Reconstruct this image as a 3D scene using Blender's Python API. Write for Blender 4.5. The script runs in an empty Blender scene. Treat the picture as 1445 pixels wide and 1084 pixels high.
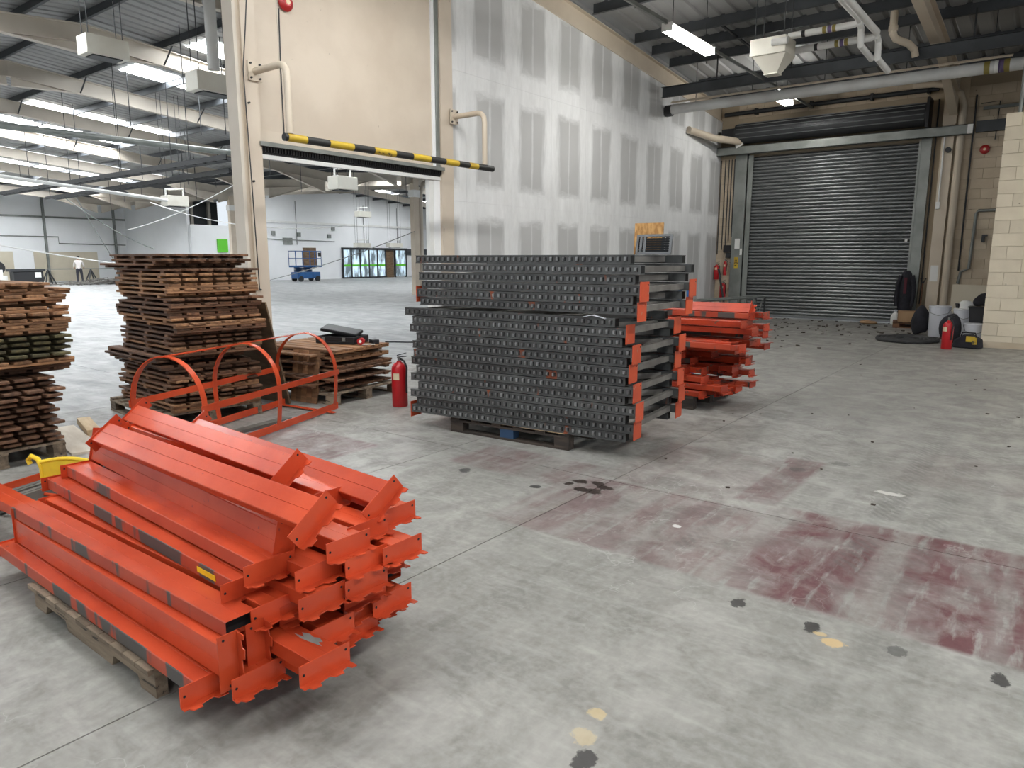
import bpy, bmesh, math, random
from mathutils import Vector, Matrix, Euler
rad = math.radians
random.seed(7)
S = bpy.context.scene
COL = S.collection
# ------------------------------------------------------------------ camera, world, lights
cam_d = bpy.data.cameras.new('camera'); cam = bpy.data.objects.new('camera', cam_d); COL.objects.link(cam)
cam_d.sensor_fit = 'HORIZONTAL'; cam_d.sensor_width = 36.0; cam_d.lens = 24.963; cam_d.clip_end = 300
cam.location = (0, 0, 1.58); cam.rotation_euler = (rad(90 - 10.018), 0, rad(37.773))
S.camera = cam
SKYLIGHT = 17.0
TUBE = 46.0
w = bpy.data.worlds.new('sky'); S.world = w; w.use_nodes = True
bg = w.node_tree.nodes['Background']; bg.inputs[0].default_value = (0.86, 0.93, 1.0, 1); bg.inputs[1].default_value = 0.65
S.view_settings.view_transform = 'Standard'; S.view_settings.look = 'None'
S.view_settings.gamma = 1.0; S.view_settings.use_curve_mapping = False
S.view_settings.exposure = 0.55
S.cycles.max_bounces = 6; S.cycles.diffuse_bounces = 4; S.cycles.glossy_bounces = 2; S.cycles.transmission_bounces = 2; S.cycles.caustics_reflective = False; S.cycles.caustics_refractive = False; S.cycles.adaptive_threshold = 0.02

# ------------------------------------------------------------------ helpers
class MB:
    def __init__(s): s.v = []; s.f = []; s.m = []
    def add(s, vs, fs, mi=0):
        o = len(s.v); s.v += [tuple(v) for v in vs]; s.f += [tuple(i + o for i in f) for f in fs]; s.m += [mi] * len(fs); return s
    def bx(s, x0, x1, y0, y1, z0, z1, mi=0):
        return s.add([(x0,y0,z0),(x1,y0,z0),(x1,y1,z0),(x0,y1,z0),(x0,y0,z1),(x1,y0,z1),(x1,y1,z1),(x0,y1,z1)],
                     [(0,3,2,1),(4,5,6,7),(0,1,5,4),(1,2,6,5),(2,3,7,6),(3,0,4,7)], mi)
    def rbx(s, c, d, e=(0,0,0), mi=0):
        R = Euler(e).to_matrix(); h = [a / 2 for a in d]
        vs = [R @ Vector((sx*h[0], sy*h[1], sz*h[2])) + Vector(c) for sx, sy, sz in
              ((-1,-1,-1),(1,-1,-1),(1,1,-1),(-1,1,-1),(-1,-1,1),(1,-1,1),(1,1,1),(-1,1,1))]
        return s.add(vs, [(0,3,2,1),(4,5,6,7),(0,1,5,4),(1,2,6,5),(2,3,7,6),(3,0,4,7)], mi)
    def bar(s, p, q, wd, ht, up=(0,0,1), mi=0):
        p, q = Vector(p), Vector(q); d = (q - p).normalized(); up = Vector(up)
        sd = d.cross(up)
        if sd.length < 1e-4: sd = d.cross(Vector((0,1,0)))
        sd.normalize(); u = sd.cross(d)
        vs = []
        for e in (p, q):
            for a, b in ((-1,-1),(1,-1),(1,1),(-1,1)): vs.append(e + sd*a*wd/2 + u*b*ht/2)
        return s.add(vs, [(0,1,2,3),(7,6,5,4),(0,4,5,1),(1,5,6,2),(2,6,7,3),(3,7,4,0)], mi)
    def tube(s, pts, r, n=8, cap=True, mi=0):
        pts = [Vector(p) for p in pts]; rs = r if isinstance(r, (list, tuple)) else [r]*len(pts)
        o = len(s.v); u = None; N = len(pts)
        for i, p in enumerate(pts):
            d = (pts[min(i+1, N-1)] - pts[max(i-1, 0)]).normalized()
            if u is None:
                u = d.orthogonal().normalized()
            else:
                u = (u - d*u.dot(d)).normalized()
            v = d.cross(u)
            for k in range(n):
                a = 2*math.pi*k/n; s.v.append(tuple(p + (u*math.cos(a) + v*math.sin(a))*rs[i]))
        for i in range(N-1):
            for k in range(n):
                a = o+i*n+k; b = o+i*n+(k+1) % n; s.f.append((a, b, b+n, a+n)); s.m.append(mi)
        if cap:
            s.f.append(tuple(o+k for k in reversed(range(n)))); s.f.append(tuple(o+(N-1)*n+k for k in range(n))); s.m += [mi, mi]
        return s
    def prism(s, poly, d0, d1, ax='x', mi=0):
        n = len(poly)
        def P(a, b, d): return {'x': (d,a,b), 'y': (a,d,b), 'z': (a,b,d)}[ax]
        vs = [P(a,b,d0) for a,b in poly] + [P(a,b,d1) for a,b in poly]
        fs = [tuple(range(n)), tuple(reversed(range(n, 2*n)))] + [(i, i+n, (i+1) % n + n, (i+1) % n) for i in range(n)]
        return s.add(vs, fs, mi)
    def lathe(s, prof, n=16, c=(0,0,0), mi=0, sy=1.0):
        o = len(s.v)
        for r, z in prof:
            for k in range(n):
                a = 2*math.pi*k/n; s.v.append((c[0]+r*math.cos(a), c[1]+r*math.sin(a)*sy, c[2]+z))
        for i in range(len(prof)-1):
            for k in range(n):
                a = o+i*n+k; b = o+i*n+(k+1) % n; s.f.append((a, b, b+n, a+n)); s.m.append(mi)
        s.f.append(tuple(o+k for k in reversed(range(n)))); s.f.append(tuple(o+(len(prof)-1)*n+k for k in range(n))); s.m += [mi, mi]
        return s
    def mesh(s, name, mats, smooth=False):
        me = bpy.data.meshes.new(name); me.from_pydata(s.v, [], s.f)
        for m in (mats if isinstance(mats, (list, tuple)) else [mats]): me.materials.append(m)
        bm = bmesh.new(); bm.from_mesh(me)
        for i, f in enumerate(bm.faces): f.material_index = s.m[i]; f.smooth = smooth
        bmesh.ops.recalc_face_normals(bm, faces=bm.faces[:]); bm.to_mesh(me); bm.free()
        if smooth:
            try: me.set_sharp_from_angle(angle=rad(38))
            except Exception: pass
        return me
def link(name, data, parent=None, loc=None, rot=None):
    o = bpy.data.objects.new(name, data); COL.objects.link(o)
    if parent: o.parent = parent
    if loc is not None: o.location = loc
    if rot is not None: o.rotation_euler = rot
    return o
def ob(name, mb, mats, parent=None, loc=None, rot=None, smooth=False):
    return link(name, mb.mesh(name, mats, smooth), parent, loc, rot)
def tag(o, label, cat, group=None, kind=None):
    o['label'] = label
    if kind != 'structure' or cat: o['category'] = cat
    if group: o['group'] = group
    if kind: o['kind'] = kind
    return o
def root(name, label, cat, loc=(0,0,0), rot=(0,0,0), group=None, kind=None):
    return tag(link(name, None, None, loc, rot), label, cat, group, kind)
def bevel(o, wd=0.004, seg=2):
    m = o.modifiers.new('bevel', 'BEVEL'); m.width = wd; m.segments = seg; m.limit_method = 'ANGLE'; m.angle_limit = rad(40); return o
ORD = ['first','second','third','fourth','fifth','sixth','seventh','eighth','ninth','tenth','eleventh','twelfth','thirteenth','fourteenth','fifteenth','sixteenth','seventeenth','eighteenth','nineteenth','twentieth']
def ordn(i):
    if i < 20: return ORD[i]
    t = {2:'twenty',3:'thirty',4:'forty'}[(i+1)//10]
    u = (i+1) % 10
    return (t+'-'+ORD[u-1]) if u else {3:'thirtieth',4:'fortieth'}[(i+1)//10]

# ------------------------------------------------------------------ materials
def nt(name):
    m = bpy.data.materials.new(name); m.use_nodes = True; t = m.node_tree
    return m, t, t.nodes['Principled BSDF']
def N(t, ty, **kw):
    n = t.nodes.new(ty)
    for k, v in kw.items(): setattr(n, k, v)
    return n
def L(t, a, b): t.links.new(a, b)
def val(t, op, a, b=None, c=None, clamp=False):
    n = N(t, 'ShaderNodeMath', operation=op, use_clamp=clamp)
    for i, x in enumerate((a, b, c)):
        if x is None: continue
        if isinstance(x, (int, float)): n.inputs[i].default_value = x
        else: L(t, x, n.inputs[i])
    return n.outputs[0]
def mixc(t, f, a, b, mode='MIX'):
    n = N(t, 'ShaderNodeMix', data_type='RGBA', blend_type=mode)
    for sock, x in ((n.inputs[0], f), (n.inputs[6], a), (n.inputs[7], b)):
        if isinstance(x, (int, float)): sock.default_value = x
        elif isinstance(x, (tuple, list)): sock.default_value = (*x[:3], 1)
        else: L(t, x, sock)
    return n.outputs[2]
def rng(t, x, a, b, c=0.0, d=1.0):
    n = N(t, 'ShaderNodeMapRange'); n.clamp = True
    L(t, x, n.inputs[0])
    for i, q in enumerate((a, b, c, d)): n.inputs[i+1].default_value = q
    return n.outputs[0]
def noise(t, vec, scale, detail=3, rough=.55, dist=0):
    n = N(t, 'ShaderNodeTexNoise'); n.inputs['Scale'].default_value = scale; n.inputs['Detail'].default_value = detail
    n.inputs['Roughness'].default_value = rough; n.inputs['Distortion'].default_value = dist
    if vec is not None: L(t, vec, n.inputs['Vector'])
    return n.outputs['Fac']
def mapping(t, vec, sc=(1,1,1), loc=(0,0,0), rot=(0,0,0)):
    n = N(t, 'ShaderNodeMapping'); n.inputs['Scale'].default_value = sc; n.inputs['Location'].default_value = loc; n.inputs['Rotation'].default_value = rot
    L(t, vec, n.inputs['Vector']); return n.outputs[0]
def mat(name, c, rough=.6, metal=0.0, c2=None, sc=3, lo=.38, hi=.62, c3=None, sc3=12, thr=.66, st=(1,1,1), st3=None, rnd=0.0, bump=0.0, bsc=60, spec=.5, shift=True):
    m, t, p = nt(name)
    tc = N(t, 'ShaderNodeTexCoord'); vec = tc.outputs['Object']
    oi = N(t, 'ShaderNodeObjectInfo')
    if shift:
        va = N(t, 'ShaderNodeVectorMath', operation='ADD'); L(t, vec, va.inputs[0])
        r7 = val(t, 'MULTIPLY', oi.outputs['Random'], 37.0); L(t, r7, va.inputs[1]); vec = va.outputs[0]
    col = c
    if c2:
        col = mixc(t, rng(t, noise(t, mapping(t, vec, st), sc, 4), lo, hi), c, c2)
    if c3:
        f = rng(t, noise(t, mapping(t, vec, st3 or st), sc3, 3), thr, thr + .03)
        col = mixc(t, f, col, c3)
    if rnd:
        h = N(t, 'ShaderNodeHueSaturation')
        L(t, rng(t, oi.outputs['Random'], 0, 1, 1-rnd, 1+rnd), h.inputs['Value'])
        if isinstance(col, (tuple, list)): h.inputs['Color'].default_value = (*col[:3], 1)
        else: L(t, col, h.inputs['Color'])
        col = h.outputs[0]
    if isinstance(col, (tuple, list)): p.inputs['Base Color'].default_value = (*col[:3], 1)
    else: L(t, col, p.inputs['Base Color'])
    p.inputs['Roughness'].default_value = rough; p.inputs['Metallic'].default_value = metal
    p.inputs['Specular IOR Level'].default_value = spec
    if bump:
        b = N(t, 'ShaderNodeBump'); b.inputs['Strength'].default_value = bump; b.inputs['Distance'].default_value = .01
        L(t, noise(t, mapping(t, vec, st), bsc, 4), b.inputs['Height']); L(t, b.outputs[0], p.inputs['Normal'])
    return m
def emit(name, c, s):
    m, t, p = nt(name)
    p.inputs['Base Color'].default_value = (*c, 1); p.inputs['Emission Color'].default_value = (*c, 1); p.inputs['Emission Strength'].default_value = s
    return m
M = {}
M['orange'] = mat('orange_paint', (.56,.072,.024), .27, 0, (.46,.052,.017), 2.5, c3=(.30,.05,.03), sc3=22, thr=.72, rnd=.12, bump=.05)
M['orange_worn'] = mat('orange_paint_scuffed', (.50,.078,.034), .5, 0, (.42,.055,.024), 3, c3=(.085,.075,.068), sc3=5, thr=.52, st3=(1,.15,.15), rnd=.1)
M['orange_dull'] = mat('orange_paint_dull', (.46,.05,.016), .42, 0, (.30,.03,.011), 3, c3=(.14,.07,.05), sc3=9, thr=.64, rnd=.18)  # darker, browner orange for the far pile
M['plate'] = mat('orange_foot_plate', (.60,.085,.028), .45, 0, (.5,.065,.022), 4, c3=(.45,.2,.13), sc3=16, thr=.66, rnd=.1)
M['hole_shade'] = mat('painted_hole_shade', (.006,.006,.006), .9)  # near-black painted in for the shade inside holes, slots and tube ends
M['rack'] = mat('grey_rack_steel', (.098,.102,.10), .5, .25, (.068,.07,.07), 6, c3=(.26,.075,.035), sc3=7, thr=.655, st3=(1,.3,.3), rnd=.16, bump=.08)
M['rack_in'] = mat('grey_brace_steel', (.2,.19,.17), .55, .3, (.13,.12,.11), 5, rnd=.15)
M['lug'] = mat('steel_lug_lit', (.3,.31,.31), .38, .5, (.14,.14,.14), 9, rnd=.15)  # paler than the posts, painting the light the lugs catch
M['wood'] = mat('stained_timber', (.17,.083,.042), .75, 0, (.09,.042,.022), 3, st=(1,9,9), rnd=.4, bump=.3, bsc=14)
M['wood_end'] = mat('timber_light', (.33,.17,.08), .75, 0, (.18,.09,.044), 3, st=(1,9,9), rnd=.3, bump=.25, bsc=14)
M['wood_green'] = mat('timber_mossy', (.10,.085,.035), .85, 0, (.055,.045,.022), 4, st=(1,9,9), rnd=.3, bump=.3, bsc=14)
M['pallet'] = mat('weathered_pallet_wood', (.26,.2,.14), .85, 0, (.13,.095,.065), 2.5, st=(1,8,8), c3=(.05,.04,.03), sc3=5, thr=.63, rnd=.2, bump=.35, bsc=14)
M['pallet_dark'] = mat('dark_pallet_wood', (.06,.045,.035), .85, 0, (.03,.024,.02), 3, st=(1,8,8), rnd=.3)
M['pallet_blue'] = mat('blue_pallet_paint', (.02,.055,.12), .7)
M['pine'] = mat('pale_sawn_pine', (.62,.47,.29), .7, 0, (.52,.37,.21), 3, st=(1,8,8), rnd=.1)
M['ply'] = mat('pale_plywood', (.62,.55,.45), .7, 0, (.54,.46,.36), 3, st=(1,5,5))
M['plyb'] = mat('brown_plywood', (.19,.125,.07), .75, 0, (.12,.075,.04), 2.5, st=(1,1,6))
M['osb'] = mat('strand_board', (.58,.33,.12), .8, 0, (.36,.17,.05), 38, .4, .6, st=(1,1,.4))
M['cream'] = mat('cream_paint', (.60,.52,.425), .55, 0, (.54,.46,.37), 1.2, c3=(.24,.19,.15), sc3=13, thr=.725, st3=(1,1,.5), bump=.04)
M['cream_steel'] = mat('cream_steel_paint', (.62,.54,.43), .5, 0, (.53,.45,.355), .8, c3=(.2,.16,.12), sc3=10, thr=.77)
M['rafter'] = mat('stone_rafter_paint', (.62,.565,.49), .6, 0, (.54,.485,.41), .7)
M['purlin'] = mat('grey_purlin_steel', (.085,.093,.102), .5, .35, (.06,.065,.07), 1.5)
M['sheet'] = mat('roof_sheet', (.36,.36,.355), .55, .1, (.29,.29,.285), .6)
M['trim_grey'] = mat('galvanised_steel', (.27,.285,.27), .5, .45, (.2,.212,.2), 2.2)
M['slat'] = mat('shutter_steel', (.25,.26,.265), .40, .8, (.2,.21,.215), 1.5, st=(.3,1,1), shift=False)
M['dark'] = mat('dark_steel', (.035,.037,.04), .5, .3)
M['black'] = mat('black_plastic', (.012,.012,.014), .45)
M['blackm'] = mat('black_cloth', (.012,.012,.016), .9, 0, (.02,.02,.028), 8)
M['pipe'] = mat('grey_white_pipe', (.6,.61,.6), .4, 0, (.5,.5,.49), 2)
M['white'] = mat('white_paint', (.78,.78,.76), .5, 0, (.7,.7,.68), 2)
M['heater'] = mat('heater_cream', (.74,.72,.64), .5, 0, (.66,.63,.55), 2)
M['whitewall'] = mat('white_wall', (.85,.86,.87), .6, 0, (.79,.80,.81), .35, c3=None)
M['beigewall'] = mat('beige_panel', (.62,.56,.44), .7, 0, (.55,.49,.38), .6)
M['block'] = mat('cream_block', (.70,.62,.48), .65, 0, (.64,.56,.43), 2.0, c3=(.3,.25,.18), sc3=14, thr=.72, rnd=.05, bump=.12, bsc=70)
M['mortar'] = mat('mortar', (.56,.48,.36), .8)
M['blockd'] = mat('dusty_block', (.58,.49,.37), .75, 0, (.49,.40,.29), 1.6, c3=(.18,.13,.09), sc3=5, thr=.72, rnd=.04, bump=.15, bsc=70)
M['mortard'] = mat('dusty_mortar', (.38,.31,.22), .85)
M['yellow'] = mat('hazard_yellow', (.62,.43,.03), .5, 0, (.5,.33,.03), 6, c3=(.1,.08,.03), sc3=12, thr=.66)
M['hblack'] = mat('hazard_black', (.02,.02,.02), .5)
M['yplast'] = mat('yellow_plastic', (.85,.62,.02), .35, 0, (.75,.5,.015), 8, c3=(.35,.22,.03), sc3=18, thr=.7)
M['red'] = mat('red_enamel', (.50,.012,.018), .3, 0, (.4,.01,.014), 3)
M['redd'] = mat('red_bell', (.35,.015,.015), .35)
M['label'] = mat('cream_label', (.7,.6,.4), .6)
M['paper'] = mat('white_paper', (.75,.75,.73), .7)
M['blue'] = mat('blue_paint', (.015,.1,.28), .4, 0, (.012,.075,.22), 4)
M['rubber'] = mat('black_rubber', (.02,.02,.021), .7, 0, (.035,.035,.036), 8)
M['bucket'] = mat('white_plastic', (.62,.63,.68), .4)
M['bag'] = mat('clear_polythene', (.6,.6,.6), .3)
M['card'] = mat('cardboard', (.42,.27,.15), .8, 0, (.36,.22,.12), 3)
M['green'] = mat('green_sign', (.12,.55,.03), .5)
M['glassdoor'] = mat('door_glass', (.4,.5,.56), .08, 0, (.2,.24,.28), .9)
M['skin'] = mat('skin', (.45,.26,.18), .6)
M['cloth_w'] = mat('pale_shirt', (.62,.58,.56), .85)
M['cloth_d'] = mat('dark_trousers', (.03,.03,.04), .9)
M['hair'] = mat('dark_hair', (.02,.015,.012), .7)
M['grill'] = mat('grey_frame', (.12,.125,.13), .5, .3)
M['maroon'] = mat('maroon_tape', (.2,.05,.08), .6); M['olive'] = mat('olive_tape', (.25,.2,.05), .6); M['purple'] = mat('purple_tape', (.13,.09,.2), .6)
M['skylight'] = emit('rooflight_daylight', (.93,.97,1.0), SKYLIGHT)
M['tube'] = emit('fluorescent_tube', (1.0,.985,.94), TUBE)

# floor concrete, marked in metres on the ground plane
def floor_mat():
    m, t, p = nt('concrete_floor')
    g = N(t, 'ShaderNodeNewGeometry'); P = g.outputs['Position']
    sx = N(t, 'ShaderNodeSeparateXYZ'); L(t, P, sx.inputs[0]); X, Y = sx.outputs[0], sx.outputs[1]
    n1 = noise(t, P, .55, 5, .6); n2 = noise(t, P, 3.2, 4, .65, .6); n3 = noise(t, P, 26, 3, .6)
    col = mixc(t, rng(t, n1, .32, .68), (.21,.203,.186), (.345,.335,.312))
    col = mixc(t, rng(t, n2, .38, .62, 0, .85), col, (.175,.169,.153))
    col = mixc(t, rng(t, n3, .40, .75, 0, .4), col, (.39,.38,.355))
    fs = noise(t, mapping(t, P, (1,.22,1), rot=(0,0,.9)), 11, 3, .6); col = mixc(t, rng(t, fs, .44, .70, 0, .3), col, (.135,.13,.118))
    fs2 = noise(t, mapping(t, P, (.25,1,1), rot=(0,0,.3)), 14, 3, .6); col = mixc(t, rng(t, fs2, .52, .72, 0, .35), col, (.42,.41,.385))
    # pale worn swirls in the big hall
    hall = rng(t, X, -7.6, -8.6)
    sw = noise(t, mapping(t, P, (.5,1.6,1), rot=(0,0,.5)), 1.4, 5, .6, 1.5)
    colh = mixc(t, rng(t, sw, .38, .62), (.25,.255,.255), (.37,.375,.37))
    col = mixc(t, hall, col, colh)
    # worn maroon paint
    def rect(x0, x1, y0, y1, s, e=.02):
        a = val(t, 'MULTIPLY', rng(t, X, x0-e, x0+e), rng(t, X, x1+e, x1-e))
        b = val(t, 'MULTIPLY', rng(t, Y, y0-e, y0+e), rng(t, Y, y1+e, y1-e))
        return val(t, 'MULTIPLY', val(t, 'MULTIPLY', a, b), s)
    red = None
    for r_ in [(-1.36,4.0,3.22,4.54,1.0), (-2.72,-1.36,3.23,4.36,.62), (-2.0,-1.36,3.23,3.8,.35), (-1.62,-1.34,4.5,5.75,.75), (-3.75,-2.6,4.0,4.6,.6), (-2.6,-1.62,4.4,5.6,.28), (-5.9,-4.5,3.42,3.98,.75), (-1.0,3,5.6,6.6,.18)]:
        q = rect(*r_); red = q if red is None else val(t, 'MAXIMUM', red, q)
    wear = rng(t, noise(t, mapping(t, P, (1,.8,1)), 2.6, 5, .7, .8), .36, .58)
    scr = rng(t, noise(t, mapping(t, P, (6,1.0,1), rot=(0,0,.35)), 3.0, 4, .6), .30, .46)
    lanes = rng(t, noise(t, mapping(t, P, (2.3,.12,1), rot=(0,0,-.05)), 1.9, 2, .5), .38, .5, .35, 1.0)
    red = val(t, 'MULTIPLY', red, val(t, 'MULTIPLY', val(t, 'MULTIPLY', val(t, 'ADD', val(t, 'MULTIPLY', wear, .65), .35), scr), lanes))
    col = mixc(t, val(t, 'MULTIPLY', red, .95), col, (.11,.038,.043))
    # tyre tracks, running towards the shutter
    wv = N(t, 'ShaderNodeTexWave', wave_type='BANDS', bands_direction='DIAGONAL'); wv.inputs['Scale'].default_value = 9; wv.inputs['Distortion'].default_value = 3
    L(t, P, wv.inputs['Vector']); tr = rng(t, wv.outputs['Fac'], .35, .6)
    def track(x0, wd, y0, y1, s, k=0.0):
        xx = val(t, 'SUBTRACT', X, val(t, 'MULTIPLY', Y, k))
        d = val(t, 'ABSOLUTE', val(t, 'SUBTRACT', xx, x0))
        a = val(t, 'MULTIPLY', rng(t, d, wd, wd*.7), val(t, 'MULTIPLY', rng(t, Y, y0, y0+1.5), rng(t, Y, y1, y1-2)))
        return val(t, 'MULTIPLY', val(t, 'MULTIPLY', a, s), val(t, 'ADD', val(t, 'MULTIPLY', tr, .7), .2))
    tk = None
    for r_ in [(-.75,.09,2.2,9,.5,0), (-.47,.07,2.5,9,.45,0), (-1.62,.05,2.0,10,.4,.02), (-1.9,.035,2.6,8,.3,.04), (-.1,.10,4.5,12,.3,-.05), (.55,.12,4,14,.28,0), (-1.25,.05,5,13,.32,.05), (-2.2,.06,8,16,.25,.0)]:
        q = track(*r_); tk = q if tk is None else val(t, 'MAXIMUM', tk, q)
    tk = val(t, 'MULTIPLY', tk, rng(t, noise(t, P, 2.0, 3), .35, .6))
    col = mixc(t, tk, col, (.11,.108,.10))
    # hairline scratches
    vo = N(t, 'ShaderNodeTexVoronoi', feature='DISTANCE_TO_EDGE'); vo.inputs['Scale'].default_value = 1.6
    nd = N(t, 'ShaderNodeTexNoise'); nd.inputs['Scale'].default_value = 2.4; nd.inputs['Detail'].default_value = 4; L(t, P, nd.inputs['Vector'])
    va = N(t, 'ShaderNodeVectorMath', operation='ADD'); L(t, P, va.inputs[0]); L(t, nd.outputs['Color'], va.inputs[1])
    L(t, mapping(t, va.outputs[0], (1.7,.35,1), rot=(0,0,.7)), vo.inputs['Vector'])
    sc_ = val(t, 'MULTIPLY', rng(t, vo.outputs['Distance'], .010, .003), rng(t, noise(t, P, .8, 2), .5, .62))
    col = mixc(t, val(t, 'MULTIPLY', sc_, .35), col, (.5,.49,.47))
    # oil and filler patches
    wob = N(t, 'ShaderNodeTexNoise'); wob.inputs['Scale'].default_value = 16; wob.inputs['Detail'].default_value = 4; wob.inputs['Roughness'].default_value = .7; L(t, P, wob.inputs['Vector'])
    def blot(x, y, rx, ry, c, s=1.0):
        nonlocal col
        a = val(t, 'DIVIDE', val(t, 'SUBTRACT', X, x), rx); b = val(t, 'DIVIDE', val(t, 'SUBTRACT', Y, y), ry)
        d = val(t, 'SQRT', val(t, 'ADD', val(t, 'MULTIPLY', a, a), val(t, 'MULTIPLY', b, b)))
        d = val(t, 'ADD', d, val(t, 'MULTIPLY', val(t, 'SUBTRACT', wob.outputs['Fac'], 0.5), 2.0))
        col = mixc(t, val(t, 'MULTIPLY', rng(t, d, 1.05, .85), s), col, c)
    dk = (.035,.033,.032)
    for x, y in [(-1.05,3.08),(-.72,3.06),(-.04,3.09),(-1.06,1.74)]: blot(x, y, .035, .05, dk, .95)
    blot(-.39,3.07,.04,.05, dk, .6); blot(-3.46,3.88,.05,.05, dk, .9); blot(-2.8,3.89,.045,.04, dk, .9); blot(-1.47,5.44,.06,.06, dk, .5); blot(-1.25,5.8,.07,.06, dk, .5)
    for x, y, a, b in [(-2.62,4.19,.05,.045),(-2.50,4.22,.045,.035),(-2.66,4.09,.03,.035),(-2.52,4.04,.05,.045),(-2.43,4.05,.05,.05),(-2.41,4.17,.055,.035)]: blot(x, y, a*1.15, b*1.15, (.035,.024,.02), 1.0)
    blot(-.61,2.98,.05,.04, (.52,.37,.19), .9); blot(-.67,3.02,.03,.02, (.55,.40,.2), .7); blot(-1.15,1.97,.04,.03, (.5,.38,.2), .7); blot(-1.12,1.84,.045,.04, (.48,.38,.22), .6)
    blot(-.8,5.25,.09,.04, (.6,.58,.54), .7); blot(.05,5.5,.08,.05,(.6,.58,.54),.6); blot(-1.7,3.8,.03,.03,(.7,.7,.68),.8)
    L(t, col, p.inputs['Base Color'])
    L(t, rng(t, n2, .3, .7, .34, .62), p.inputs['Roughness'])
    p.inputs['Specular IOR Level'].default_value = .45
    b = N(t, 'ShaderNodeBump'); b.inputs['Strength'].default_value = .08; b.inputs['Distance'].default_value = .01; L(t, n3, b.inputs['Height']); L(t, b.outputs[0], p.inputs['Normal'])
    return m
M['floor'] = floor_mat()
M['joint'] = mat('floor_joint', (.10,.095,.09), .9)
M['apron'] = mat('yard_concrete', (.36,.355,.34), .85, 0, (.3,.295,.285), .4)

def plaster(hh):
    m, t, p = nt('taped_plasterboard')
    tc = N(t, 'ShaderNodeTexCoord'); O = tc.outputs['Object']
    sp = N(t, 'ShaderNodeSeparateXYZ'); L(t, O, sp.inputs[0])
    g = N(t, 'ShaderNodeNewGeometry'); P = g.outputs['Position']
    na = noise(t, mapping(t, P, (1,3.5,.5)), 1.7, 5, .65); nb = noise(t, mapping(t, P, (1,1.5,5)), 1.6, 5, .65)
    ay = val(t, 'ABSOLUTE', sp.outputs[1]); az = val(t, 'ABSOLUTE', sp.outputs[2])
    ey = val(t, 'SUBTRACT', .6, ay); ez = val(t, 'SUBTRACT', hh/2, az)
    wy = val(t, 'ADD', .06, val(t, 'MULTIPLY', na, .34)); wz = val(t, 'ADD', .12, val(t, 'MULTIPLY', nb, .32))
    my = rng(t, val(t, 'SUBTRACT', ey, wy), .06, -.05); mz = rng(t, val(t, 'SUBTRACT', ez, wz), .09, -.07)
    mc = rng(t, val(t, 'SUBTRACT', val(t, 'ABSOLUTE', val(t, 'ADD', sp.outputs[1], val(t, 'MULTIPLY', val(t, 'SUBTRACT', na, .5), .12))), val(t, 'MULTIPLY', nb, .035)), .016, -.016, 0, .6)
    f = val(t, 'MAXIMUM', val(t, 'MAXIMUM', my, mz), mc)
    smear = rng(t, noise(t, mapping(t, P, (1,2,.6)), 2.2, 6, .7), .3, .75, .55, 1)
    f = val(t, 'MULTIPLY', f, smear)
    grey = mixc(t, rng(t, noise(t, P, .9, 3), .3, .7), (.46,.46,.455), (.52,.52,.515))
    L(t, mixc(t, f, grey, (.84,.845,.845)), p.inputs['Base Color']); p.inputs['Roughness'].default_value = .75
    return m

# ------------------------------------------------------------------ building geometry
ZB = lambda y: 6.34 - .089*abs(y - 7.6) if y < 21.6 else 6.34 - .089*abs(y - 35.6)     # underside of rafters
FRAMES = [-8.12, -13.0, -18.0, -22.8, -27.6, -32.4, -37.2, -42.0, -46.8, -51.6]
XD, YD = -7.96, 19.72                                                                 # plasterboard face, shutter wall face
# floor: slabs between saw-cut joints
fl = ob('floor', MB().bx(-56, 9, -7, 50.5, -.25, -.012), M['joint']); tag(fl, 'worn grey concrete floor slabs with maroon paint patches', 'floor', None, 'structure')
xs = [-56,-50,-44,-38,-32,-26,-20,-14,-8.06,-3.98,-2.45,3.0,9]; ys = [-7,-1.7,4.33,10.33,16.3,22.3,28.3,34.3,40.3,50.5]
for i in range(len(xs)-1):
    for j in range(len(ys)-1):
        if xs[i] > -8.1 and ys[j] > 19.8: continue
        y1 = min(ys[j+1], 19.9) if xs[i] > -8.1 else ys[j+1]
        g = .0035
        ob('floor_slab', MB().bx(xs[i]+g, xs[i+1]-g, ys[j]+g, y1-g, -.12, 0), M['floor'], fl)
gr = ob('ground', MB().bx(-120, 90, -90, 120, -.4, -.26), M['apron']); tag(gr, 'concrete yard around the building outside', 'ground', None, 'structure')

# ceiling: sheets, purlins, rafters, rooflights
ce = root('ceiling', 'ribbed metal roof with grey purlins, cream rafters and rooflights', 'ceiling', kind='structure')
def sheet(x0, x1, y0, y1):
    mb = MB(); z = lambda y: ZB(y) + .6
    prof = []; x = x0
    while x < x1:
        prof += [(x, 0), (x+.22, 0), (x+.25, .035), (x+.305, .035)]; x += .333
    prof.append((x1, 0))
    vs = []
    for yy in (y0, y1):
        vs += [(a, yy, z(min(yy, 21.599) if y1 <= 21.6 else max(yy, 21.6)) + b) for a, b in prof]
    n = len(prof)
    mb.add(vs, [(i, i+1, i+1+n, i+n) for i in range(n-1)])
    vs2 = [(x0,y0,z(y0)+.12),(x1,y0,z(y0)+.12),(x1,y1,z(y1 if y1 != 21.6 else 21.599)+.12),(x0,y1,z(y1 if y1 != 21.6 else 21.599)+.12)]
    mb.add(vs2, [(0,1,2,3)])
    ob('roof_sheet', mb, M['sheet'], ce)
sheet(-56, 9, -7, 7.6); sheet(-56, -7.9, 7.6, 21.6); sheet(-7.9, 9, 7.6, 20.2); sheet(-56, -7.9, 21.6, 35.6); sheet(-56, -7.9, 35.6, 50.6)
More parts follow.
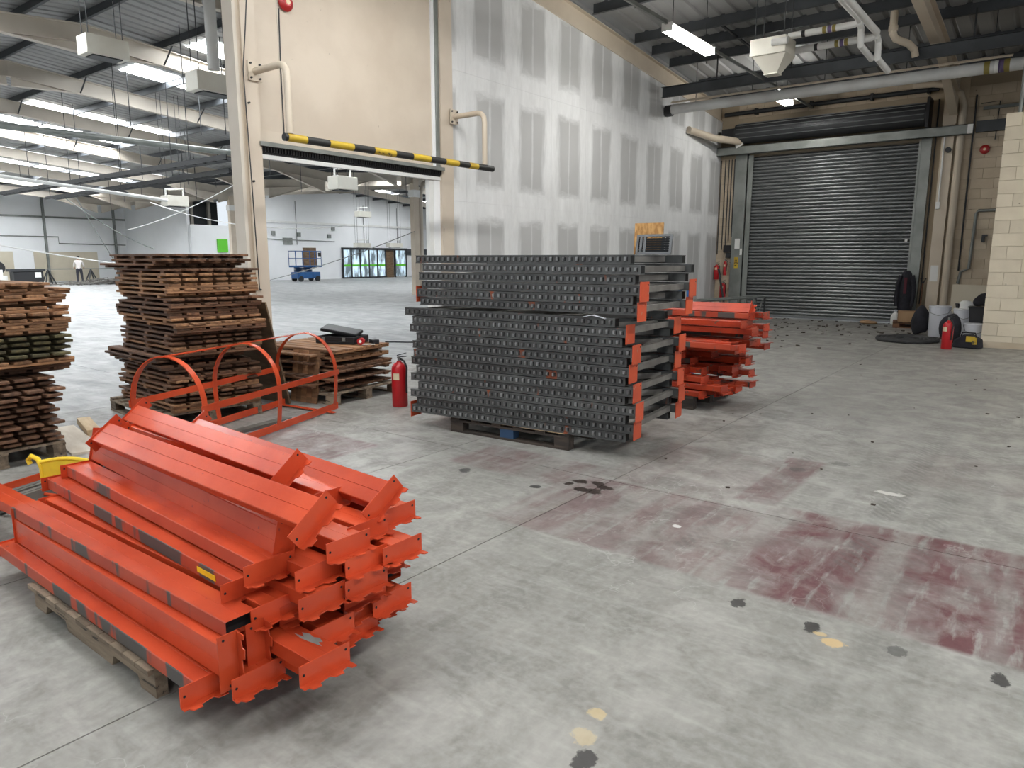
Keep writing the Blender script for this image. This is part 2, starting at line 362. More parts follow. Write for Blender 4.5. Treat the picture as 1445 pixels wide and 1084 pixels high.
def zed(x0, x1, y, mm, h=.2):
    z = ZB(y) + .4
    mb = MB(); mb.bx(x0, x1, y-.004, y+.004, z, z+h); mb.bx(x0, x1, y, y+.065, z+h-.006, z+h); mb.bx(x0, x1, y-.065, y, z, z+.006)
    return ob('purlin', mb, mm, ce)
for y in [-5.2,-3.5,-1.8,-.1,1.6,3.3,5.0,6.4,7.5,9.35,11.1,12.8,14.5,15.3,16.2,17.9,19.3]: zed(-7.9, 9, y, M['purlin'], .22)
for y in [-5.2,-3.5,-1.8,-.1,1.6,3.3,5.0,6.4,7.5,9.35,11.1,12.8,14.5,16.2,17.9,19.6,21.0,22.3,24,25.7,27.4,29.1,30.8,32.5,34.2,35.5,37.2,38.9,40.6,42.3,44,45.7,47.4]:
    zed(-55.5, -8.2, y, M['purlin'])
def rafter(x, y0, y1, h0=.4, hau=None, mm=None):
    mb = MB(); eps = 1e-3
    a = ZB(y0 + eps); b = ZB(y1 - eps)
    def slab(dx, za0, za1, zb0, zb1):
        mb.add([(x-dx,y0,a+za0),(x+dx,y0,a+za0),(x+dx,y1,b+zb0),(x-dx,y1,b+zb0),(x-dx,y0,a+za1),(x+dx,y0,a+za1),(x+dx,y1,b+zb1),(x-dx,y1,b+zb1)],
               [(0,3,2,1),(4,5,6,7),(0,1,5,4),(1,2,6,5),(2,3,7,6),(3,0,4,7)])
    slab(.085, 0, .018, 0, .018); slab(.085, h0-.018, h0, h0-.018, h0); slab(.007, .018, h0-.018, .018, h0-.018)
    if hau:     # haunch: (y_root, y_tip, depth)
        yr, yt, d = hau; zr, zt = ZB(yr), ZB(yt)
        mb.prism([(yr, zr), (yt, zt), (yr, zr-d)], x-.007, x+.007, 'x')
        mb.bar((x, yr, zr-d), (x, yt, zt), .17, .016)
    return ob('rafter', mb, mm or M['rafter'], ce)
for x in FRAMES[1:]:
    rafter(x, -7, 7.6, .4, (7.55, 6.0, .22)); rafter(x, 7.6, 21.6, .4, (7.65, 9.2, .22))
    rafter(x, 21.6, 35.6, .4, (21.75, 24.2, .5)); rafter(x, 35.6, 50.5)
    k = MB(); k.prism([(21.5, ZB(21.5)), (19.0, ZB(19.0)), (21.5, ZB(21.5)-.5)], x-.007, x+.007, 'x'); k.bar((x,21.5,ZB(21.5)-.5), (x,19.0,ZB(19)), .17, .016)
    ob('haunch', k, M['rafter'], ce)
rafter(-8.02, -7, 7.6, .4, mm=M['cream_steel']); rafter(-8.02, 7.6, 20.0, .4, mm=M['cream_steel'])
for x in (-2.45, 3.0): rafter(x, -7, 7.6, .4, mm=M['cream_steel']); rafter(x, 7.6, 19.7, .4, (19.6, 17.2, .5), mm=M['cream_steel'])
# fly braces and hanging rods on the purlins of the left hall
for x in FRAMES[1:6]:
    for y in (9.35, 12.8, 16.2):
        ob('fly_brace', MB().bar((x, y, ZB(y)+.02), (x+.55, y, ZB(y)+.46), .04, .006), M['dark'], ce)
# rooflights between purlins
PUR = [9.35,11.1,12.8,14.5,16.2]
def rooflight(x, y0, y1):
    a, b = ZB(y0)+.585, ZB(y1)+.585
    ob('rooflight_pane', MB().add([(x-.5,y0,a),(x+.5,y0,a),(x+.5,y1,b),(x-.5,y1,b),(x-.5,y0,a+.01),(x+.5,y0,a+.01),(x+.5,y1,b+.01),(x-.5,y1,b+.01)],
       [(0,3,2,1),(4,5,6,7),(0,1,5,4),(1,2,6,5),(2,3,7,6),(3,0,4,7)]), M['skylight'], ce)
for k in range(12):
    x = -13.7 - 3.6*k
    if x < -50: break
    for i in range(3): rooflight(x, PUR[i]+.5 if i == 0 else PUR[i]+.35, PUR[i+1]-.05)
    for a, b in ((-1.5,-.2),(1.8,3.1),(3.6,4.8)): rooflight(x, a, b)  # panes on the mostly unseen slope, added to light the hall
    if x < -34:
        for a, b in ((14.9,16.1),(16.6,17.8),(18.3,19.5)): rooflight(x, a, b)
    for a, b in (((25.9,27.2),(29.3,30.6),(38,39.8),(42.6,43.9)) if x > -43 else ((1.0,1.5),)): rooflight(x, a, b)
for x in (-4.4, 2.6):  # out-of-view panes added to light the loading bay
    for a, b in ((-1.5,-.3),(1.8,3.1),(3.5,4.8)): rooflight(x, a, b)

# wall_left: partition with cream posts, opening, plasterboard
wl = ob('wall_left', MB().bx(-8.1, -7.975, 8.3, 19.72, 0, 5.2), M['whitewall'])
tag(wl, 'tall plasterboard partition with taped joints beside the dark steel stack', 'wall', None, 'structure')
up = MB(); up.prism([(8.3,5.2),(19.72,5.2),(19.72,ZB(19.72)),(8.3,ZB(8.3))], -8.1, -7.975, 'x'); ob('upper_panel', up, M['whitewall'], wl)
rows = [(0.0,2.5),(2.5,4.5)]
PM = [plaster(2.5), plaster(2.0), plaster(1.75)]
y = 9.06 - .35; edges = [8.71, 9.06]
while edges[-1] < 19.6: edges.append(edges[-1] + 1.212)
edges[-1] = 19.72
for i in range(len(edges)-1):
    y0, y1 = edges[i]+.0012, edges[i+1]-.0012; yc = edges[i+1]-.606 if i == 0 else (edges[i]+.606)
    for r, (z0, z1) in enumerate(rows):
        zc = (z0+z1)/2
        ob('plasterboard', MB().bx(-.015, 0, y0-yc, y1-yc, z0-zc+.001, z1-zc-.001), PM[r], wl, (XD, yc, zc))
    zc = 4.5 + .875
    mb = MB().prism([(y0-yc, 4.501-zc), (y1-yc, 4.501-zc), (y1-yc, ZB(y1)-zc), (y0-yc, ZB(y0)-zc)], -.015, 0, 'x')
    ob('plasterboard', mb, PM[2], wl, (XD, yc, zc))
wp = root('wall_opening', 'cream steel posts and panel above the shutter opening to the big hall', 'wall', kind='structure')
ob('panel', MB().bx(-8.06, -8.0, 5.25, 8.4, 3.0, 6.6), M['cream'], wp)
ob('panel_joint', MB().bx(-8.0, -7.994, 5.62, 5.635, 3.12, 6.6), M['rafter'], wp)
ob('lower_panel', MB().bx(-8.0, -7.985, 5.26, 8.36, 3.0, 3.13), M['cream'], wp)
def hpost(y0, y1, x0, x1, z1, nm='post', mm=None):
    mb = MB(); mb.bx(x0, x1, y0, y0+.014, 0, z1); mb.bx(x0, x1, y1-.014, y1, 0, z1); mb.bx((x0+x1)/2-.005, (x0+x1)/2+.005, y0+.014, y1-.014, 0, z1)
    return ob(nm, mb, mm or M['cream'], wp)
ob('post', MB().bx(-8.1, -7.91, 5.06, 5.25, 0, 6.55), M['cream'], wp)
ob('post_web', MB().bx(-8.06, -7.94, 4.985, 5.06, 0, 6.55), M['cream_steel'], wp)
ob('post_flange', MB().bx(-8.1, -7.89, 4.945, 4.985, 0, 6.55), M['rafter'], wp)
ob('post', MB().bx(-8.08, -7.93, 8.44, 8.71, 0, 6.3), M['cream'], wp)
ob('post_edge', MB().bx(-8.06, -7.96, 8.36, 8.44, 2.95, 6.3), M['trim_grey'], wp)
ob('door_frame', MB().bx(-8.06, -7.98, 8.2, 8.44, 0, 2.95), M['white'], wp)
for z in (1.2, 2.5, 3.4): ob('bolt', MB().tube([(-7.93, 5.1, z), (-7.88, 5.1, z)], .012), M['dark'], wp)
ob('lintel_angle', MB().bx(-7.99, -7.88, 5.22, 8.46, 2.93, 2.98), M['trim_grey'], wp)
ob('lintel_face', MB().bx(-8.0, -7.97, 5.22, 8.46, 2.84, 2.93), M['dark'], wp)
br = MB()
for k in range(78): br.bx(-7.97, -7.935, 5.26+k*.041, 5.285+k*.041, 2.872, 2.925)
bt = ob('brush_teeth', br, M['black'], wp); bt['kind'] = 'stuff'
ob('lintel_plate', MB().bx(-8.02, -7.96, 5.24, 8.44, 2.79, 2.84), M['white'], wp)
# hazard pole and its brackets
hp = root('hazard_pole', 'yellow and black striped height bar hanging across the opening', 'pole', (-7.27, 0, 0))
ys0 = [5.12,5.16,5.42,5.75,6.12,6.46,6.83,7.15,7.49,7.8,8.08,8.32,8.52,8.89]
for k in range(len(ys0)-1):
    ob('stripe', MB().tube([(0, ys0[k], 2.955), (0, ys0[k+1], 2.955)], .045, 12), M['hblack' if k % 2 == 0 else 'yellow'], hp, smooth=True)
for k, yb in enumerate((5.2, 8.7)):
    b = root('pole_bracket', ['cream bent pipe bracket on the left post holding the striped bar','cream bent pipe bracket on the right post holding the striped bar'][k], 'bracket', (0,0,0), group='bent pipe brackets')
    a = 3.77
    ob('pipe', MB().tube([(-7.9,yb,a),(-7.4,yb,a),(-7.33,yb,a-.02),(-7.285,yb,a-.07),(-7.27,yb,a-.15),(-7.27,yb,3.0)], .04, 12), M['cream_steel'], b, smooth=True)
    bpl = ob('base_plate', MB().bx(-7.9,-7.885,yb-.09,yb+.09,a-.11,a+.11), M['cream_steel'], b)
    for dy in (-.06,.06):
        for dz in (-.08,.08): ob('bolt', MB().tube([(-7.885,yb+dy,a+dz),(-7.865,yb+dy,a+dz)], .012, 6), M['dark'], bpl)
def bell(loc, rz, label, r=.09):
    b = root('alarm_bell', label, 'bell', loc, (0,0,rz))
    ob('dome', MB().lathe([(r*.75,0),(r,.01),(r,.03),(r*.8,.055),(r*.4,.065),(.001,.067)], 20), M['redd'], b, rot=(rad(90),0,0), smooth=True)
    ob('rim', MB().lathe([(r*.5,.06),(r*.45,.07),(.001,.071)], 16), M['red'], b, rot=(rad(90),0,0), smooth=True)
    ob('centre_cap', MB().lathe([(r*.3,.068),(r*.28,.078),(.001,.079)], 12), M['label'], b, rot=(rad(90),0,0))
    ob('mount', MB().bx(-r*.5,r*.5,0,.03,-r*.5,r*.5), M['dark'], b)
bell((-7.99,5.74,4.68), rad(90), 'round red alarm bell on the cream panel above the opening', .1)
ob('bell_cable', MB().tube([(-7.99,5.65,4.6),(-7.99,5.63,3.9),(-7.99,5.63,3.13)], .008, 6), M['dark'], wp)
ob('cable', MB().tube([(-7.85,5.16,4.9),(-7.85,5.08,4.2),(-7.85,5.02,3.75),(-7.85,5.04,2.6),(-7.85,5.06,1.2)], .007, 6), M['dark'], wp)

# ------------------------------------------------------------------ shutter wall
wb = ob('wall_back', MB().bx(-8.0, -7.02, YD+.012, YD+.3, 0, 5.9).bx(-3.02, 9, YD+.012, YD+.3, 0, 5.9).bx(-7.02, -3.02, YD+.012, YD+.3, 4.3, 5.9), M['mortard'])
tag(wb, 'dusty cream blockwork wall around the roller shutter', 'wall', None, 'structure')
def blocks(parent, x0, x1, z0, z1, y, mm, bw=.45, bh=.225, dep=.02):
    full = MB().bx(0, bw-.007, -dep, .05, 0, bh-.007).mesh('block', mm)
    half = MB().bx(0, bw/2-.007, -dep, .05, 0, bh-.007).mesh('block', mm)
    r = 0; z = z0
    while z + bh*.6 < z1:
        x = x0
        if r % 2: link('block', half, parent, (x, y, z)); x += bw/2
        while x + bw <= x1 + .01: link('block', full, parent, (x, y, z)); x += bw
        if x + bw/2 <= x1 + .01: link('block', half, parent, (x, y, z))
        z += bh; r += 1
blocks(wb, -2.45, .3, 0, 5.4, YD+.012, M['blockd'])
blocks(wb, -7.95, -7.5, 0, 4.4, YD+.012, M['blockd'])
blocks(wb, -7.5, -3.0, 5.3, 5.7, YD+.012, M['blockd'])
pl = MB().bx(-2.64, -2.40, YD-.17, YD+.0, 0, 5.6); ob('column', pl, M['cream_steel'], wb)
ob('column_plate', MB().bx(-2.655, -2.385, YD-.19, YD-.17, 4.6, 5.2), M['cream_steel'], wb)
ob('pilaster', MB().bx(-2.40, -2.2, YD-.05, YD+.02, 0, 5.6), M['blockd'], wb)
ob('down_pipe', MB().tube([(-2.28, YD-.14, 0), (-2.28, YD-.14, 5.0), (-2.36, YD-.14, 5.25), (-2.6, YD-.2, 5.45), (-2.9,YD-.3,5.5),(-3.3,YD-.3,5.52)], .075, 12), M['cream_steel'], wb, smooth=True)
ob('black_conduit', MB().tube([(-2.05, YD-.04, 1.3), (-2.05, YD-.04, 5.2)], .018, 8), M['dark'], wb)
ob('conduit', MB().tube([(-2.95,YD-.04,.9),(-2.95,YD-.04,4.3)], .016, 8), M['dark'], wb)
ob('conduit', MB().tube([(-2.78,YD-.04,.5),(-2.78,YD-.04,5.2)], .016, 8), M['dark'], wb)
ob('white_conduit', MB().tube([(-2.58,YD-.2,2.85),(-2.58,YD-.2,4.4)], .018, 8), M['white'], wb)
ob('pull_switch', MB().bx(-2.62,-2.54,YD-.24,YD-.18,2.72,2.88), M['white'], wb)
ob('notice', MB().bx(-2.60,-2.44,YD-.178,YD-.172,1.05,1.42), M['paper'], wb)
ob('door_camera', MB().tube([(-2.48,YD-.19,4.03),(-2.48,YD-.27,4.03)], .06, 12), M['dark'], wb)
cd = MB()
for i, x in enumerate((-7.92,-7.80,-7.70,-7.62,-7.54)): ob('wall_conduit', MB().tube([(x, YD-.03, 1.7+.12*i), (x, YD-.03, 4.25)], .014, 8), M['dark'], wb)
ob('switch_box', MB().bx(-7.72,-7.52,YD-.1,YD,1.75,1.95), M['black'], wb)
ob('switch_box', MB().bx(-7.64,-7.52,YD-.12,YD,1.6,1.74), M['dark'], wb)
# grey pipe run on the right of the wall
ob('surface_pipe', MB().tube([(-1.1,YD-.05,2.66),(-1.78,YD-.05,2.66),(-1.82,YD-.05,2.6),(-1.85,YD-.05,1.35),(-2.0,YD-.05,1.28),(-2.04,YD-.05,1.0)], .032, 10), M['trim_grey'], wb, smooth=True)
ob('pipe_valve', MB().bx(-1.66,-1.6,YD-.09,YD,1.95,2.12).bx(-1.63,-1.55,YD-.1,YD-.06,2.08,2.12), M['dark'], wb)
ob('surface_duct', MB().bx(-2.0,-1.1,YD-.12,YD,4.38,4.62), M['purlin'], wb)
ob('wall_tray', MB().bx(-1.9,-1.0,YD-.09,YD-.02,4.86,4.92), M['trim_grey'], wb)
ob('wall_cable', MB().tube([(-1.95,YD-.03,5.0),(-1.6,YD-.03,5.02),(-1.62,YD-.03,4.2)], .01, 6), M['dark'], wb)
ob('black_duct', MB().tube([(-7.85,YD-.12,5.42),(-2.8,YD-.12,5.42)], .055, 10), M['dark'], wb, smooth=True)
for x in (-7.0,-5.6,-4.2,-3.0): ob('duct_clip', MB().bx(x-.03,x+.03,YD-.18,YD+.0,5.34,5.5), M['black'], wb)
bell((-1.79,YD-.03,4.0), 0, 'small red alarm bell high on the wall right of the shutter', .1)

# roller shutter
d1 = root('door_1', 'closed grey steel roller shutter with horizontal slats', 'roller shutter', kind='structure')
P_, n_ = [], 7
pit = 4.22/48
for i in range(n_+1):
    a = i/n_; P_.append((-.034*math.sin(math.pi*a)**.8, a*pit))
prof = P_ + [(.012, pit), (.012, 0)]
sm = MB().prism([(q[0], q[1]) for q in prof], 0, 4.02, 'x').mesh('slat', M['slat'], True)
for k in range(48): link('slat', sm, d1, (-7.03, YD-.03, .085 + k*(pit-.0008)))
ob('bottom_rail', MB().bx(-7.02,-3.0,YD-.05,YD,.062,.09), M['trim_grey'], d1)
ob('guide', MB().bx(-7.5,-7.16,YD-.10,YD,0,4.4), M['trim_grey'], d1); ob('guide_lip', MB().bx(-7.16,-7.0,YD-.13,YD-.1,0,4.3).bx(-7.16,-7.13,YD-.13,YD,0,4.3), M['trim_grey'], d1)
ob('guide', MB().bx(-3.06,-2.84,YD-.12,YD,0,4.4), M['trim_grey'], d1); ob('guide_lip', MB().bx(-3.10,-3.05,YD-.13,YD-.1,0,4.3), M['trim_grey'], d1)
hb = MB().bx(-8.05,-2.04,YD-.3,YD-.285,4.33,4.55).bx(-8.05,-2.04,YD-.3,YD-.2,4.33,4.345).bx(-8.05,-2.04,YD-.3,YD-.2,4.535,4.55)
ob('header_channel', hb, M['trim_grey'], d1)
ob('header_end', MB().bx(-2.14,-2.035,YD-.31,YD-.3,4.34,4.54), M['white'], d1)
ob('roll', MB().tube([(-7.45,YD-.22,4.86),(-2.96,YD-.22,4.86)], .26, 24), M['dark'], d1, smooth=True)
for k, a in enumerate((10, 35, 60, 85, 110, 135)):
    ob('roll_slat', MB().tube([(-7.4,YD-.22-.262*math.cos(rad(a-40)),4.86+.262*math.sin(rad(a-40))),(-3.0,YD-.22-.262*math.cos(rad(a-40)),4.86+.262*math.sin(rad(a-40)))], .012, 6), M['slat'], d1)
ob('roll_bracket', MB().bx(-2.96,-2.9,YD-.5,YD,4.55,5.2), M['black'], d1); ob('motor', MB().bx(-7.8,-7.46,YD-.42,YD-.05,4.7,5.0), M['black'], d1)
ob('paper_note', MB().rbx((-7.35,YD-.32,4.6),(.2,.01,.14),(0,rad(-25),0)), M['paper'], d1)
ob('lifting_tag', MB().bx(-3.22,-3.16,YD-.08,YD-.06,1.98,2.05), M['white'], d1)
ob('sign_paper', MB().bx(-7.40,-7.26,YD-.106,YD-.1,1.85,2.12), M['paper'], d1)
ob('sign_paper', MB().bx(-7.25,-7.19,YD-.106,YD-.1,1.68,1.85), M['paper'], d1)
ob('warning_sign', MB().bx(-7.39,-7.28,YD-.108,YD-.1,1.32,1.62), M['yellow'], d1)
wz = MB().prism([(-7.335,1.56),(-7.375,1.50),(-7.295,1.50)], YD-.112, YD-.108, 'y').bx(-7.375,-7.30,YD-.112,YD-.108,1.46,1.475).bx(-7.37,-7.30,YD-.112,YD-.108,1.43,1.44).bx(-7.37,-7.32,YD-.112,YD-.108,1.37,1.40)
ob('sign_print', wz, M['hblack'], d1)

# wall_right: cream block pier
wr = ob('wall_right', MB().bx(-1.118, 2.6, 15.315, 15.6, 0, 4.02), M['mortar']); tag(wr, 'pale cream painted block wall standing at the right edge', 'wall', None, 'structure')
blocks(wr, -1.13, 2.5, 0, 4.05, 15.318, M['block'], .47, .2243, .02)
for x in (-.35, .15, .7):
    ob('guard_post', MB().tube([(-.95+.35*(x+.35),15.45,4.02),(-.95+.35*(x+.35),15.45,5.3)], .03, 8), M['trim_grey'], wr)
ob('guard_rail', MB().tube([(-.95,15.45,4.8),(2,15.45,4.8)], .025, 8), M['trim_grey'], wr)
ob('light_box', MB().bx(-.8,-.3,15.35,15.45,4.05,4.4), M['trim_grey'], wr)
ob('scuffed_skirt', MB().bx(-1.131,2.5,15.292,15.3,.0,.11), M['blockd'], wr)

# ------------------------------------------------------------------ far walls of the big hall
wf = ob('wall_far', MB().bx(-55.4,-55,-7,24.9,0,6.4).bx(-55,-46.2,24.7,24.9,0,5.9), M['whitewall']); tag(wf, 'white far wall behind the workbenches at the left', 'wall', None, 'structure')
for z in (4.35,): ob('girt', MB().bx(-55,-54.9,-7,24.7,z-.06,z+.06), M['trim_grey'], wf)
ob('cable_run', MB().tube([(-54.95,8,3.05),(-54.95,20.2,3.05),(-54.95,20.2,2.6),(-54.95,24.6,2.55)], .035, 6), M['trim_grey'], wf)
for y in (20.0-.6, 23.9, 12.8): ob('steel_stanchion', MB().bx(-54.98,-54.8,y-.06,y+.06,0,6), M['trim_grey'], wf)
for y0, y1 in ((18.6,22.6),(15.3,17.4)): ob('wall_paint_patch', MB().bx(-55,-54.97,y0,y1,.05,2.05), M['beigewall'], wf)  # thin slabs standing in for beige painted patches on the wall
w2 = ob('wall_end', MB().bx(-46.3,-46,29,50.5,0,6.7).bx(-46.3,-46,24.8,29,0,3.8).bx(-50,-49.8,24.9,29,3.0,6.2), M['whitewall']); tag(w2, 'white wall with the glazed entrance doors in the far hall', 'wall', None, 'structure')
ob('return_wall', MB().bx(-56,-8.3,50.4,50.6,0,6.6), M['whitewall'], w2)
ob('dark_void', MB().bx(-49.8,-49.7,24.95,28.95,3.8,5.6), M['dark'], w2)  # dark sheet standing in for the unlit roof void
for y in (25.6,26.9,28.2): ob('void_stud', MB().bx(-49.7,-49.5,y-.1,y+.1,3.8,5.6), M['rafter'], w2)
ob('green_panel', MB().bx(-46,-45.9,26.6,27.35,2.0,2.9), M['green'], w2)
ob('girt', MB().bx(-46,-45.9,29,50,4.15,4.3), M['white'], w2)
ob('cable_run', MB().tube([(-45.95,29,3.0),(-45.95,36.5,2.9)], .03, 6), M['trim_grey'], w2)
ob('wall_vent', MB().bx(-46,-45.93,31.8,32.6,2.6,3.1), M['trim_grey'], w2)
ob('sign_fascia', MB().bx(-46,-45.9,44.1,49.0,1.9,2.4), M['purlin'], w2)
ob('doorway_shade', MB().bx(-46,-45.96,33.5,34.7,.9,2.4), M['plyb'], w2)
d2 = root('door_2', 'dark framed glazed sliding entrance doors with green safety stripe', 'door', (-45.9,37.2,0), kind='structure')
for y in (0,.85,1.75,2.7,3.6,4.5,5.6,6.9): ob('mullion', MB().bx(-.06,.06,y-.06,y+.06,0,2.4), M['dark'], d2)
ob('head_rail', MB().bx(-.08,.1,-.06,6.96,2.28,2.45), M['dark'], d2); ob('floor_rail', MB().bx(-.06,.06,0,4.6,0,.12), M['dark'], d2)
m_, t_, p_ = nt('daylit_glass'); tc_ = N(t_, 'ShaderNodeTexCoord')
cg = mixc(t_, rng(t_, noise(t_, mapping(t_, tc_.outputs['Object'], (1,1.6,.5)), 1.3, 3), .42, .58), (.55,.70,.80), (.10,.13,.15))
L(t_, cg, p_.inputs['Base Color']); L(t_, cg, p_.inputs['Emission Color']); p_.inputs['Emission Strength'].default_value = .55; p_.inputs['Roughness'].default_value = .1
for a, b in ((0,.85),(.85,1.75),(1.75,2.7),(2.7,3.6),(3.6,4.5),(5.6,6.9)):
    pn = ob('pane', MB().bx(-.01,.01,a+.06,b-.06,.12,2.28), m_, d2); ob('green_stripe', MB().bx(.012,.016,a+.06,b-.06,.95,1.12), M['green'], pn)
ob('inner_lobby', MB().bx(-.08,-.05,4.6,5.5,0,2.3), M['plyb'], d2)
# valley columns
for i, x in enumerate((-22.8, -37.2)):
    c = root('column', ['cream steel column with a side pipe standing in the far hall','second cream steel column deeper in the far hall'][i], 'column', (x,22.5,0), kind='structure')
    ob('shaft', MB().bx(-.12,.12,-.15,.15,0,5.0), M['cream_steel'], c)
    ob('rain_pipe', MB().tube([(.05,.32,0),(.05,.32,4.4),(.05,.5,4.8),(.05,1.0,5.05)], .1, 10), M['rafter'], c, smooth=True)
    ob('collar', MB().bx(-.16,.16,-.2,.2,4.2,4.5), M['white'], c)
# ------------------------------------------------------------------ near pallet and its pile of orange shelf beams
def pallet(name, label, loc, rz, lx, ly, mm, block=None, nb=7, notched=False, group='timber pallets'):
    p = root(name, label, 'pallet', loc, (0,0,rz), group=group)
    bb = .1
    for k in range(3):
        y = -ly/2 + .045 + k*(ly-.09)/2
        if notched:
            pr = [(-lx/2,0),(-lx/2+.12,0),(-lx/2+.14,.045),(-lx/2+.34,.045),(-lx/2+.36,0),(lx/2-.36,0),(lx/2-.34,.045),(lx/2-.14,.045),(lx/2-.12,0),(lx/2,0),(lx/2,.1),(-lx/2,.1)]
            ob('stringer', MB().prism(pr, y-.022, y+.022, 'y'), mm, p)
        else:
            for j in range(3):
                x = -lx/2+.07+j*(lx-.14)/2
                ob('block', MB().bx(x-.07,x+.07,y-.045,y+.045,.02,.1), (block if (block and (j+k) % 2) else mm), p)
            ob('bottom_board', MB().bx(-lx/2,lx/2,y-.05,y+.05,0,.02), mm, p)
            ob('cross_board', MB().bx(-lx/2,lx/2,y-.05,y+.05,.1,.118), mm, p)
    bm_ = MB().bx(-bb/2,bb/2,-ly/2,ly/2,0,.02).mesh('deck_board', mm)
    z = .1 if notched else .118
    for k in range(nb): link('deck_board', bm_, p, (-lx/2+bb/2+k*(lx-bb)/(nb-1), 0, z))
    return p
pallet('timber_pallet', 'weathered notched pallet under the near pile of orange beams', (-3.03,1.53,0), 0, 1.14, .98, M['pallet'], None, 11, True)

BL = 1.9
def beam_meshes(Ln, worn, mo='orange'):
    h = Ln/2
    # section: wide face up; a shallow ledge along one side
    sec = [(-.057,0),(-.0012,0),(0,.0014),(.0012,0),(.057,0),(.06,.003),(.06,.055),(.057,.058),(.0012,.058),(0,.0564),(-.0012,.058),(-.057,.058),(-.06,.055),(-.06,.003)]
    b = MB(); n = len(sec)
    vs = [(-h,a,c) for a,c in sec] + [(h,a,c) for a,c in sec]
    b.v = vs
    for i in range(n):
        b.f.append((i, i+n, (i+1) % n + n, (i+1) % n)); b.m.append(1 if (worn and i in (11,12,13)) else 0)
    ins = [(a*.88, .025+(c-.025)*.84) for a,c in sec]          # dark faces painting the shade inside open tube ends
    for sgn in (-1, 1):
        o = len(b.v); x = sgn*(h-.03); b.v += [(x,a,c) for a,c in sec]; b.f.append(tuple(range(o,o+n))); b.m.append(2)
    return b.mesh('box_section', [M[mo], M['orange_worn'], M['hole_shade']])
def bracket_mesh(mo='orange', s=1):
    # end plate standing up, with a hooked flange pointing away from the beam
    b = MB(); b.bx(-.002,.002,-.115,.09,-.006,.066)
    t = [(0,-.115),(.026,-.115),(.026,-.10),(.044,-.092),(.046,-.062),(.03,-.058),(.026,-.03),(.024,-.012),(.042,-.004),(.046,.03),(.03,.034),(.026,.05),(.024,.06),(.042,.066),(.044,.085),(0,.085)]
    b.prism([(x,y) for x,y in t], -.008, -.004, 'z')
    b.tube([(-.0035,-.10,.03),(.0035,-.10,.03)], .005, 6, True, 1); b.tube([(-.0035,.072,.045),(.0035,.072,.045)], .005, 6, True, 1)
    return b.mesh('end_bracket', [M[mo], M['hole_shade']])
BM = {k: beam_meshes(BL, k) for k in (True, False)}
BRK = bracket_mesh()
def beam(label, p0, p1=None, roll=0, br=(1,1), worn=False, flip=False, group='orange beams in the near pile', body=None, bk=None, nm='racking_rail', Ln=BL):
    """p0 left end, p1 right end (centre of the underside)"""
    a, b = Vector(p0), Vector(p1); d = (b - a).normalized(); c = (a + b)/2
    yaw = math.atan2(d.y, d.x); pit = -math.asin(d.z)
    Rm = Matrix.Rotation(yaw,4,'Z') @ Matrix.Rotation(pit,4,'Y') @ Matrix.Rotation(roll,4,'X')
    if flip: Rm = Rm @ Matrix.Rotation(math.pi,4,'Z')
    o = root(nm, label, 'beam', group=group); o.matrix_world = Matrix.Translation(c) @ Rm
    link('box_section', body or BM[worn], o)
    if br[0]: link('end_bracket', bk or BRK, o, (-Ln/2,0,0), (0,0,math.pi) )
    if br[1]: link('end_bracket', bk or BRK, o, (Ln/2,0,0), (0,0,0))
    return o
rnd = random.Random(3)
HT = .072; Z0 = .128
lay = ['bottom','second','third','fourth','fifth','sixth','seventh']
rowy = [1.53,1.70,1.86]
for k in range(7):
    for j, y in enumerate(rowy):
        if (k, j) in ((6,0),(6,1),(6,2),(5,0)): continue
        xr = -2.07 + rnd.uniform(-.12,.10) + (.03 if j == 2 else 0); yy = y + rnd.uniform(-.03,.03) - .01*k
        beam('orange beam in the back half of the near pile, %s layer, %s row' % (lay[k], ORD[j]),
             (xr-BL, yy+rnd.uniform(-.03,.03), Z0+HT*k), (xr, yy, Z0+HT*k), 0, (1, 0 if (k, j) in ((2,2),) else 1), k % 3 == 0, flip=rnd.random() < .3)
# front rows, placed one by one
Bm = lambda *a, **k: beam(*a, **k)
beam('lowest front orange beam of the near pile, its edge scraped grey', (-4.06,1.13,.125), (-2.16,1.12,.125), 0, (1,1), True)
beam('orange beam standing on edge above the lowest front beam of the near pile', (-4.02,1.195,.246), (-2.10,1.185,.246), rad(90), (1,1), False)
beam('orange beam on edge hidden behind the front edge beam of the near pile', (-4.00,1.295,.246), (-2.12,1.29,.246), rad(90), (1,1), False)
beam('low orange beam under the two protruding beams at the front right corner', (-3.95,1.25,.125), (-2.08,1.25,.125), 0, (1,1), True)
beam('long orange beam sticking out furthest at the front right, chipped on top', (-3.74,1.375,.205), (-1.84,1.36,.205), 0, (0,1), False)
beam('orange beam with open end just below the protruding chipped beam', (-3.78,1.385,.128), (-1.90,1.40,.14), 0, (0,0), False)
beam('orange beam with open black end and grey worn edge at the front', (-4.04,1.20,.308), (-2.12,1.225,.308), 0, (0,0), True)
beam('orange beam lying flat behind the open-ended beam in the near pile', (-3.99,1.345,.310), (-2.16,1.37,.310), 0, (1,1), False)
beam('lower of two thin-edged orange beams, yellow sticker on its edge', (-4.14,1.41,.375), (-2.28,1.345,.370), 0, (1,1), True)
beam('upper of two thin-edged orange beams ending in a bracket facing right', (-4.09,1.485,.438), (-2.20,1.40,.436), 0, (1,1), True)
beam('orange beam on edge leaning behind the two thin-edged beams', (-4.06,1.62,.545), (-2.28,1.50,.53), rad(78), (1,1), False)
beam('long tilted orange beam on top of the near pile, glossy face up', (-3.86,1.565,.65), (-2.04,1.475,.665), rad(38), (1,1), False)
beam('orange beam slanting from the back left onto the top of the near pile', (-4.40,1.96,.612), (-2.60,1.76,.662), rad(40), (1,1), False)
